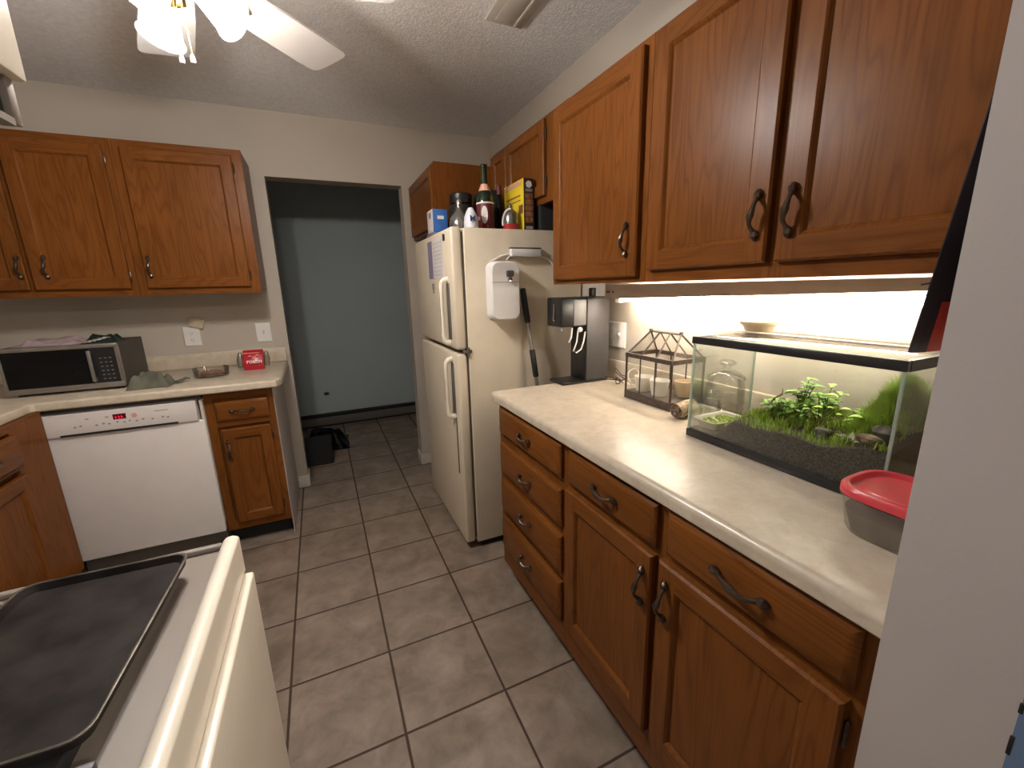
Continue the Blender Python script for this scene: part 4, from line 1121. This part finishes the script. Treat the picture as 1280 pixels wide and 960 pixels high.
s = MB(); s.box(-.53, -.475, yf(.818) - .0012, yf(.818) + .002, .816, .819); obj('print', s, 'grey_ink', cp)
s = MB(); s.lathe([(0, 0), (.011, 0), (.011, .0012), (0, .0012)], (-.606, yf(.808), .808), 16, axis=(0, -1, .1)); obj('lit_button', s, 'foil_pink', cp)
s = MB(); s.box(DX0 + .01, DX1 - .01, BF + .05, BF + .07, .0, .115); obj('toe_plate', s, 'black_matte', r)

# left run cabinet under the sink counter
LF = -.915
r = thing('base_cabinet', (-1.2, -.2, 0), 'dark oak base cabinet of the left counter, beside the dishwasher corner', 'cabinet')
s = MB(); s.box(-1.555, LF - .02, -.70, .355, .10, .873); obj('carcass', s, 'wood_z', r)
s = MB(); s.box(LF - .09, LF - .07, -.70, .30, 0, .10); obj('toe_kick', s, 'black_matte', r)
s = MB()
for a, b in ((.13, .352), (-.28, -.25), (-.70, -.66)): s.box(LF - .019, LF, a, b, .10, .873, mi=0)
for y0_, y1_ in ((-.25, .13), (-.66, -.28)):
    for a, b in ((.845, .873), (.69, .72), (.10, .15)): s.box(LF - .019, LF, y0_, y1_, a, b, mi=1)
obj('face_frame', s, ['wood_z', 'wood_y'], r)
for a, b in ((-.255, .140), (-.668, -.275)):
    add_drawer(r, LF, a, b, .705, .835, 'x+'); add_door(r, LF, a, b, .13, .672, 'x+', (a + .03, .58), None)

# L-shaped back counter
r = thing('countertop', (-.8, .6, .874), 'L-shaped beige laminate countertop over the dishwasher', 'countertop')
CF = .345; CL = -.935
s = MB()
out = [(.018, BW - .002), (.018, .40), (-.004, CF), (CL + .012, CF), (CL, CF - .012), (CL, -.72), (-1.557, -.72), (-1.557, BW - .002)]
def off(pts, d):
    res = []
    n = len(pts)
    for i in range(n):
        p0, p1, p2 = V(pts[i - 1]), V(pts[i]), V(pts[(i + 1) % n])
        e1, e2 = (p1 - p0).normalized(), (p2 - p1).normalized()
        n1, n2 = V((e1.y, -e1.x)), V((e2.y, -e2.x))
        m = (n1 + n2).normalized(); res.append(p1 - m * d / max(.3, m.dot(n1)))
    return res
def lay(d, z): return [(p[0], p[1], z) for p in off([V(q) for q in out], -d)]
# orientation test keeps the inset inwards
sgn = 1 if off([V(q) for q in out], .01)[1].x < out[1][0] else -1
lay = lambda d, z: [(p.x, p.y, z) for p in off([V(q) for q in out], d * sgn)]
s.rings([lay(.004, .874), lay(0, .879), lay(0, .903), lay(.004, .911), lay(.010, .914)])
obj('worktop', s, 'laminate', r)
s = MB(); s.box(-1.55, .016, BW - .021, BW - .002, .914, 1.005, .005); obj('backsplash', s, 'laminate', r)

# back wall cabinets
UF = .715
for (x0_, x1_, lab, doors, stiles) in (
        (-.585, -.040, 'single-door oak wall cabinet nearest the doorway', [(-.545, -.085, -.520, -.082)], [(-.585, -.54), (-.09, -.040)]),
        (-1.345, -.587, 'double-door oak wall cabinet above the microwave', [(-1.31, -.990, -1.005, None), (-.972, -.612, -.912, -.609)], [(-1.345, -1.30), (-1.0, -.965), (-.64, -.587)])):
    r = thing('wall_cabinet', ((x0_ + x1_) / 2, .87, 1.357), lab, 'cabinet', 'oak wall cabinets over the back counter')
    s = MB()
    s.prism([(x0_, UF + .019, 1.377), (x1_, UF + .019, 1.377), (x1_, UF + .019, 2.095), (x0_, UF + .019, 2.095)], (0, BW - .002 - UF - .019, 0))
    obj('carcass', s, 'wood_z', r)
    s = MB()
    for a, b in stiles: s.box(a, b, UF, UF + .019, 1.357, 2.095, mi=0)
    for i in range(len(stiles) - 1):
        for a, b in ((1.357, 1.41), (2.04, 2.095)): s.box(stiles[i][1], stiles[i + 1][0], UF, UF + .019, a, b, mi=1)
    obj('face_frame', s, ['wood_z', 'wood_x'], r)
    for a, b, hx, hg in doors: add_door(r, UF, a, b, 1.392, 2.062, 'y-', (hx, 1.498), hg)

# microwave
r = thing('microwave', (-.87, .68, H), 'steel-framed black microwave on the back counter', 'microwave')
MX0, MX1, MY0, MY1, MZ0, MZ1 = -1.083, -.662, .515, .86, .926, 1.138
s = MB(); s.box(MX0 + .004, MX1 - .004, MY0 + .02, MY1, MZ0, MZ1, .004); obj('body', s, 'microwave_case', r)
s = MB()
s.box(MX0, MX1, MY0, MY0 + .020, MZ0, MZ0 + .026, .003); s.box(MX0, MX1, MY0, MY0 + .020, MZ1 - .018, MZ1 + .001, .003)
s.box(MX0, MX0 + .012, MY0, MY0 + .020, MZ0 + .026, MZ1 - .018); s.box(MX1 - .012, MX1, MY0, MY0 + .020, MZ0 + .026, MZ1 - .018)
obj('frame', s, 'steel', r)
s = MB(); s.box(MX0 + .012, -.772, MY0 + .003, MY0 + .018, MZ0 + .026, MZ1 - .018); md = obj('door', s, 'gloss_black', r)
s = MB(); s.box(-.772, -.758, MY0 - .022, MY0 - .010, MZ0 + .036, MZ1 - .028, .003); s.box(-.770, -.760, MY0 - .012, MY0 + .005, MZ0 + .04, MZ0 + .052); s.box(-.770, -.760, MY0 - .012, MY0 + .005, MZ1 - .045, MZ1 - .033); obj('handle', s, 'steel', md)
s = MB(); s.box(-.7715, MX1 - .012, MY0 + .004, MY0 + .018, MZ0 + .026, MZ1 - .018); pn = obj('control_panel', s, 'black', r)
for i in range(3):
    for j in range(6):
        s = MB(); s.box(-.738 + i * .018, -.729 + i * .018, MY0 + .003, MY0 + .005, MZ0 + .042 + j * .020, MZ0 + .046 + j * .020); obj('button', s, 'grey_ink', pn)
for x in (MX0 + .03, MX1 - .03):
    for y in (MY0 + .04, MY1 - .04):
        s = MB(); s.lathe([(0, 0), (.012, 0), (.012, MZ0 - H), (0, MZ0 - H)], (x, y, H), 12); obj('foot', s, 'black', r)
s = MB()
n = 13; gr = [[None] * 7 for _ in range(n)]
rng = random.Random(9)
def blob_sheet(x0_, x1_, y0_, y1_, z, hmax, nx, ny, seed, mats, label, name, cat, rough=.5):
    rng = random.Random(seed); s = MB(); ph = [rng.uniform(0, 6) for _ in range(8)]
    def hgt(u, v):
        e = min(1, 5 * min(u, 1 - u)) * min(1, 5 * min(v, 1 - v))
        w = .5 + .25 * math.sin(u * 9 + ph[0] + 2 * math.sin(v * 5 + ph[1])) + .25 * math.sin(v * 11 + ph[2] + 2 * math.sin(u * 7 + ph[3]))
        return hmax * e * (.35 + .65 * w) + .0015
    def edge(u, v, q): return rough * .08 * math.sin(8 * (u + v) + ph[4 + q])
    T_ = [[s.bm.verts.new((x0_ + (x1_ - x0_) * (i / nx) + (x1_ - x0_) * edge(i / nx, j / ny, 0) * (j / ny - .5), y0_ + (y1_ - y0_) * (j / ny) + (y1_ - y0_) * edge(i / nx, j / ny, 1) * .6, z + hgt(i / nx, j / ny))) for j in range(ny + 1)] for i in range(nx + 1)]
    B_ = [[s.bm.verts.new((t.co.x, t.co.y, z)) for t in row] for row in T_]
    for i in range(nx):
        for j in range(ny):
            s._q([T_[i][j], T_[i + 1][j], T_[i + 1][j + 1], T_[i][j + 1]]); s._q([B_[i][j], B_[i][j + 1], B_[i + 1][j + 1], B_[i + 1][j]])
    for i in range(nx):
        for j in (0, ny): s._q([T_[i][j], T_[i + 1][j], B_[i + 1][j], B_[i][j]])
    for j in range(ny):
        for i in (0, nx): s._q([T_[i][j], T_[i][j + 1], B_[i][j + 1], B_[i][j]])
    return tag(obj(name, s, mats), label, cat)
s.bm.free()
blob_sheet(-1.04, -.80, .53, .76, MZ1 + .002, .034, 20, 14, 3, 'purple_bag', 'crumpled purple and white wrapper on top of the microwave', 'wrapper', 'wrapper')
r = blob_sheet(-.795, -.672, .53, .68, MZ1 + .002, .042, 18, 14, 6, 'green_bag', 'dark green foil bag on top of the microwave', 'snack_bag', 'bag')
s = MB()
for k in range(5):
    x = -.80 + .018 * k; s.tube([(x, .528, MZ1 + .004 + .003 * k), (x + .02, .535, MZ1 + .012 + .004 * k), (x + .045, .532, MZ1 + .008 + .005 * k)], [.002, .004, .002], 6)
obj('foil_edge', s, 'foil', r)['label'] = 'shiny silver foil edge'
blob_sheet(-.640, -.470, .43, .57, H, .078, 24, 16, 12, 'fabric', 'crumpled grey-green cloth lying right of the microwave', 'dish_cloth', 'cloth', .8)
s = MB(); s.tube([(-.458, .50, H + .0105), (-.440, .53, H + .014), (-.425, .548, H + .020), (-.418, .566, H + .012)], [.014, .012, .010, .006], 10, flat=.5)
s = s; tag(obj('cloth_strip', s, 'fabric'), 'twisted end of grey-green cloth beside the glass dish', 'cloth')
r = thing('glass_dish', (-.33, .64, H), 'shallow clear glass dish holding reddish food', 'dish')
gc = (-.335, .655, H)
s = MB(); s.lathe([(0, .002), (.066, .002), (.070, .006), (.074, .045), (.076, .048), (.073, .048), (.068, .010), (0, .007)], gc, 30, sx=1.15); obj('bowl', s, 'dish_glass', r)
s = MB(); s.lathe([(0, .008), (.058, .009), (.058, .020), (.04, .028), (0, .03)], gc, 20, sx=1.1); obj('food', s, 'food', r)
r = thing('snack_package', (-.13, .73, H), 'red snack package leaning up by the light switch', 'package')
px0, px1, pz = -.205, -.078, H
s = MB(); rr = []
for j in range(9):
    t = j / 8; z = pz + .112 * t; th = .028 * math.sin(PI * min(1, t * .9 + .1)) ** .6 + .002; yb_ = .765 + .03 * t
    rr.append([(px0 + .012, yb_ - th, z), (px0 + .03, yb_ - th - .006, z), ((px0 + px1) / 2, yb_ - th - .009, z), (px1 - .03, yb_ - th - .006, z), (px1 - .012, yb_ - th, z), (px1 - .012, yb_ + th, z), (px0 + .012, yb_ + th, z)])
s.rings(rr); obj('red_wrap', s, 'red_pack', r)
s = MB(); s.tube([(px0 - .004, .765, pz + .018), (px0 - .006, .775, pz + .06), (px0 - .002, .785, pz + .10)], [.016, .018, .010], 10); s.tube([(px1 + .002, .765, pz + .016), (px1 + .006, .775, pz + .06), (px1 + .002, .785, pz + .10)], [.014, .016, .009], 10)
obj('clear_sides', s, 'clear_pack', r)
text('lettering', 'roshn', .034, ((px0 + px1) / 2 + .006, .7285, pz + .052), (1, 0, .02), (0, .27, 1), 'white_ink', r, .0006, .0006)
s = MB()
for x, z in ((-.155, .083), (-.118, .085)): s.box(x - .006, x + .006, .737, .7385, pz + z - .005, pz + z + .005)
s.box(-.195, -.105, .743, .7445, pz + .0975, pz + .101)
obj('small_print', s, 'foil_pink', r)

# ------------------------------------------------------------------ STOVE
r = thing('stove', (-.29, -1.62, 0), 'cream enamel stove in the near left corner', 'stove')
SX0, SX1, SY0, SY1 = -.60, .060, -2.02, -1.262
s = MB(); s.box(SX0, SX1 - .012, SY0, SY1, .02, .895); obj('body', s, 'cream', r)
s = MB(); s.box(SX0, SX1 - .01, SY0, SY1 - .0, .893, .906, .003)
s.box(-.60, SX1 - .026, SY1 - .014, SY1 - .0, .905, .915, .004, 3)
ck = obj('cooktop', s, 'cooktop', r)
s = MB()
rr = []
for y in (SY0, SY1):
    pr = [(SX1 - .030, .900), (SX1 - .0275, .911)] + [(SX1 - .012 + .012 * math.cos(a), .914 + .008 * math.sin(a)) for a in [PI * .85 - PI * .85 * k / 8 for k in range(9)]] + [(SX1, .848), (SX1 - .03, .848)]
    rr.append([(x, y, z) for x, z in pr])
s.rings(rr); obj('front_lip', s, 'cream', r)
s = MB(); s.box(SX1 - .012, SX1 + .014, SY0 + .004, SY1 - .006, .26, .845, .004, 3); od = obj('oven_door', s, 'cream', r)
s = MB(); s.box(SX1 - .012, SX1 + .012, SY0 + .004, SY1 - .006, .07, .25, .004, 3); obj('drawer', s, 'cream', r)
s = MB(); s.box(SX0 + .05, SX1 - .05, SY0 + .03, SY1 - .03, 0, .02); obj('plinth', s, 'black_matte', r)
s = MB(); s.box(-.245, -.030, -1.660, -1.325, .9065, .928, .003); obj('griddle', s, 'black_matte', r)
for bx, by in ((-.42, -1.42),):
    s = MB(); pts = [(bx + (.018 + .062 * k / 70) * math.cos(k * .30), by + (.018 + .062 * k / 70) * math.sin(k * .30), .915) for k in range(71)]
    s.tube(pts, .0045, 6); obj('burner', s, 'black', r)
# baking tray
r = thing('baking_tray', (-.12, -1.47, .93), 'dark used baking tray resting on the stove', 'tray')
PX0, PX1, PY0, PY1, PZ = -.211, -.002, -1.638, -1.312, .9285
s = MB(); cxp, cyp = (PX0 + PX1) / 2, (PY0 + PY1) / 2; w, d = PX1 - PX0, PY1 - PY0
R_ = lambda k, z, rad: rr_ring(w - 2 * k, d - 2 * k, z, rad, cxp, cyp)
turn = Matrix.Translation((cxp, cyp, 0)) @ Matrix.Rotation(math.radians(-2.1), 4, 'Z') @ Matrix.Translation((-cxp, -cyp, 0))
s.rings([R_(.005, PZ, .016), R_(.003, PZ + .0105, .020), R_(.003, PZ + .012, .020), R_(.006, PZ + .012, .018), R_(.011, PZ + .0025, .015)], cap0=True, cap1=True)
s.bm.transform(turn)
obj('pan', s, 'pan', r)
s = MB(); s.rings([R_(.0035, PZ + .0102, .020), R_(.001, PZ + .0105, .0205), R_(.001, PZ + .0124, .0205), R_(.0028, PZ + .0129, .020), R_(.0045, PZ + .0123, .02)], cap0=False, cap1=False)
s.bm.transform(turn)
obj('rim', s, 'pan_rim', r)
# speckled board at the bottom edge
r = thing('stone_board', (-.2, -1.80, .91), 'grey speckled board with a dark rim at the near end of the stove', 'board')
s = MB(); s.box(-.34, .004, -1.99, -1.6725, .9065, .932, .002); obj('board', s, 'granite', r)
s = MB(); s.box(-.34, .004, -1.6722, -1.6615, .9065, .933, .002); obj('rim', s, 'satin', r)

# range hood over the stove
r = thing('range_hood', (-.34, -1.6, 1.6), 'cream range hood over the stove at the upper left', 'hood')
s = MB(); s.box(-.60, -.084, -2.0, -1.238, 1.640, 1.95, .003); obj('canopy', s, 'cream', r)
s = MB(); s.box(-.58, -.104, -1.98, -1.266, 1.588, 1.6395); obj('vent_panel', s, 'black', r)
s = MB(); s.box(-.118, -.0965, -1.264, -1.246, 1.582, 1.6395, .001); obj('corner_post', s, 'cooktop', r)
s = MB(); s.box(-.14, -.096, -2.0, -1.265, 1.578, 1.5875); obj('lower_rail', s, 'cooktop', r)
s = MB(); s.box(-.66, -.605, -2.05, -1.20, 0, CH); struct('wall_stove', s, 'wall')
s = MB(); s.box(-.604, -.20, -2.0, -1.25, 1.952, CH - .001); struct('soffit', s, 'wall')

# ------------------------------------------------------------------ CEILING FAN
FXc, FYc = 0., -.592
r = thing('ceiling_fan', (FXc, FYc, 2.2), 'white ceiling fan with frosted glass lamp shades', 'fan')
c0 = (FXc, FYc, 0)
s = MB(); s.lathe([(0, CH - .001), (.075, CH - .001), (.078, CH - .02), (.055, CH - .055), (.05, CH - .06), (.085, CH - .09), (.105, CH - .12), (.108, 2.245), (.10, 2.22), (.06, 2.205), (0, 2.205)], c0, 32); obj('motor_housing', s, 'blade', r)
s = MB(); s.lathe([(0, 2.204), (.05, 2.204), (.062, 2.18), (.062, 2.15), (.045, 2.125), (.02, 2.11), (0, 2.108)], c0, 28); obj('light_fitter', s, 'brass', r)
BZ = 2.178
for k in range(6):
    az = math.radians(45.2 + 60 * k); d = V((math.sin(az), math.cos(az), 0)); n = V((d.y, -d.x, 0)); c = V((FXc, FYc, BZ))
    s = MB(); prof = []
    for q, w in ((.14, .052), (.17, .060), (.30, .072), (.45, .078), (.525, .079), (.540, .075), (.549, .064), (.552, .048)): prof.append((q, w))
    pitch = -.16
    up_ = [c + d * q + n * w + V((0, 0, -pitch * w)) for q, w in prof] + [c + d * q - n * w + V((0, 0, pitch * w)) for q, w in reversed(prof)]
    s.prism(up_, (0, 0, .007)); b = obj('blade', s, 'blade', r)
    s = MB()
    for sg in (-1, 1):
        s.tube([c + d * .09 + V((0, 0, .02)), c + d * .13 + n * sg * .03 + V((0, 0, -.004)), c + d * .17 + n * sg * .036 + V((0, 0, -.008)), c + d * .20 + n * sg * .012 + V((0, 0, -.006)), c + d * .22 + V((0, 0, -.006))], [.006, .005, .005, .005, .004], 8)
    s.tube([c + d * .09 + V((0, 0, .02)), c + d * .22 + V((0, 0, -.006))], [.006, .004], 8)
    obj('blade_iron', s, 'brass', b)
for az, lit in ((112, 1), (197, 1), (330, 0)):
    a = math.radians(az); d = V((math.sin(a), math.cos(a), 0)); ax = (d * .80 + V((0, 0, -.60))).normalized()
    p0 = V((FXc, FYc, 2.128)) + d * .035
    s = MB(); s.tube([p0 - d * .01, p0 + ax * .012], .012, 10); s.lathe([(0, .01), (.018, .01), (.02, .03), (.0, .03)], p0, 16, axis=ax); sk = obj('lamp_socket', s, 'brass', r)
    s = MB(); s.lathe([(.020, .030), (.024, .040), (.031, .062), (.040, .090), (.047, .112), (.056, .126), (.0545, .127), (.0455, .113), (.0385, .091), (.029, .063), (.021, .042)], p0, 30, axis=ax)
    obj('lamp_shade', s, 'shade', r)
    s = MB(); s.lathe([(0, .0305), (.012, .031), (.014, .05), (.026, .075), (.029, .092), (.022, .110), (0, .118)], p0, 20, axis=ax); obj('bulb', s, 'bulb' if lit else 'bulb_dim', sk)
for dx, dy in ((-.010, .004), (.016, -.006)):
    s = MB(); s.tube([(FXc + dx * .6, FYc + dy, 2.12), (FXc + dx, FYc + dy, 1.972)], .0014, 6); ch = obj('pull_chain', s, 'brass', r)
    s = MB(); s.lathe([(0, .0), (.0055, .002), (.006, .010), (.003, .022), (0, .024)], (FXc + dx, FYc + dy, 1.95), 12); obj('fob', s, 'white', ch)
# ceiling vent
r = thing('ceiling_vent', (1.07, -.45, CH), 'beige rectangular air vent in the ceiling above the wall cabinets', 'vent')
s = MB(); s.box(.985, 1.15, -.62, -.272, CH - .010, CH - .0005, .003); obj('frame', s, 'trim', r)
s = MB(); s.box(1.105, 1.118, -.61, -.283, CH - .016, CH - .0105, .002); s.box(1.02, 1.095, -.60, -.295, CH - .0125, CH - .0105, .001); obj('louver', s, 'trim', r)

# ------------------------------------------------------------------ HALL
r = thing('baseboard_heater', (.5, 2.46, 0), 'dark low baseboard heater along the hall wall', 'heater')
s = MB(); s.box(-1.4, 2.2, 2.435, 2.498, .020, .100, .003); obj('cover', s, 'heater', r)
s = MB(); s.box(-1.4, 2.2, 2.430, 2.499, .101, .128, .003); obj('top_slot', s, 'black_matte', r)
s = MB(); s.box(-1.4, 2.2, 2.445, 2.497, 0, .0195); obj('lower_slot', s, 'black_matte', r)
s = MB(); s.box(.195, .240, 2.493, 2.4995, .318, .346, .002)
tag(obj('wall_socket', s, 'black'), 'small black wall jack on the blue hall wall', 'jack')
s = MB(); s.rbox(.115, 1.50, .205, .23, 0, .175, .015, taper=.97)
tag(obj('storage_bin', s, 'black_matte'), 'low black bin on the hall floor by the doorway', 'bin')
r = blob_sheet(-.01, .36, 1.68, 2.05, .001, .16, 20, 18, 17, 'gloss_black', 'crumpled shiny black bag behind the black bin in the hall', 'plastic_bag', 'bag')

# ------------------------------------------------------------------ LIGHT from the adjoining room
r = thing('fill_lamp', (1.2, -3.6, CH), 'unseen round lamp added as fill light from the adjoining room', 'lamp')  # invented fixture out of view, added as fill for the light from behind
s = MB(); s.lathe([(0, -.07), (.12, -.06), (.17, -.03), (.18, -.012)], (1.2, -3.6, CH), 28); obj('diffuser', s, 'adjoin_fill', r)
s = MB(); s.lathe([(.0, -.012), (.19, -.012), (.19, -.0005), (0, -.0005)], (1.2, -3.6, CH), 28); obj('mount', s, 'white', r)
w = bpy.data.worlds.new('World'); SC.world = w; w.use_nodes = True
w.node_tree.nodes['Background'].inputs[0].default_value = (.7, .8, 1., 1); w.node_tree.nodes['Background'].inputs[1].default_value = .02

# ------------------------------------------------------------------ CAMERA
f_px, yaw, pitch, roll = 524.0816, .422537643, -.227543025, -.0252468673
cam = bpy.data.cameras.new('camera'); co = bpy.data.objects.new('camera', cam); COL.objects.link(co)
cam.sensor_width = 36.; cam.lens = f_px / 1280. * 36.; cam.clip_start = .02
f = V((math.sin(yaw) * math.cos(pitch), math.cos(yaw) * math.cos(pitch), math.sin(pitch)))
rt = V((math.cos(yaw), -math.sin(yaw), 0)); u = rt.cross(f)
r2 = rt * math.cos(roll) + u * math.sin(roll); u2 = u * math.cos(roll) - rt * math.sin(roll)
mw = Matrix((r2, u2, -f)).transposed().to_4x4(); mw.translation = V((.241288, -2.1027, 1.353249))
co.matrix_world = mw
SC.camera = co

SC.view_settings.view_transform = 'Standard'; SC.view_settings.look = 'None'
SC.view_settings.exposure = 0.0; SC.view_settings.gamma = 1.0; SC.view_settings.use_curve_mapping = False
SC.cycles.use_denoising = True
SC.cycles.max_bounces = 10; SC.cycles.transparent_max_bounces = 24
SC.cycles.sample_clamp_indirect = 8.
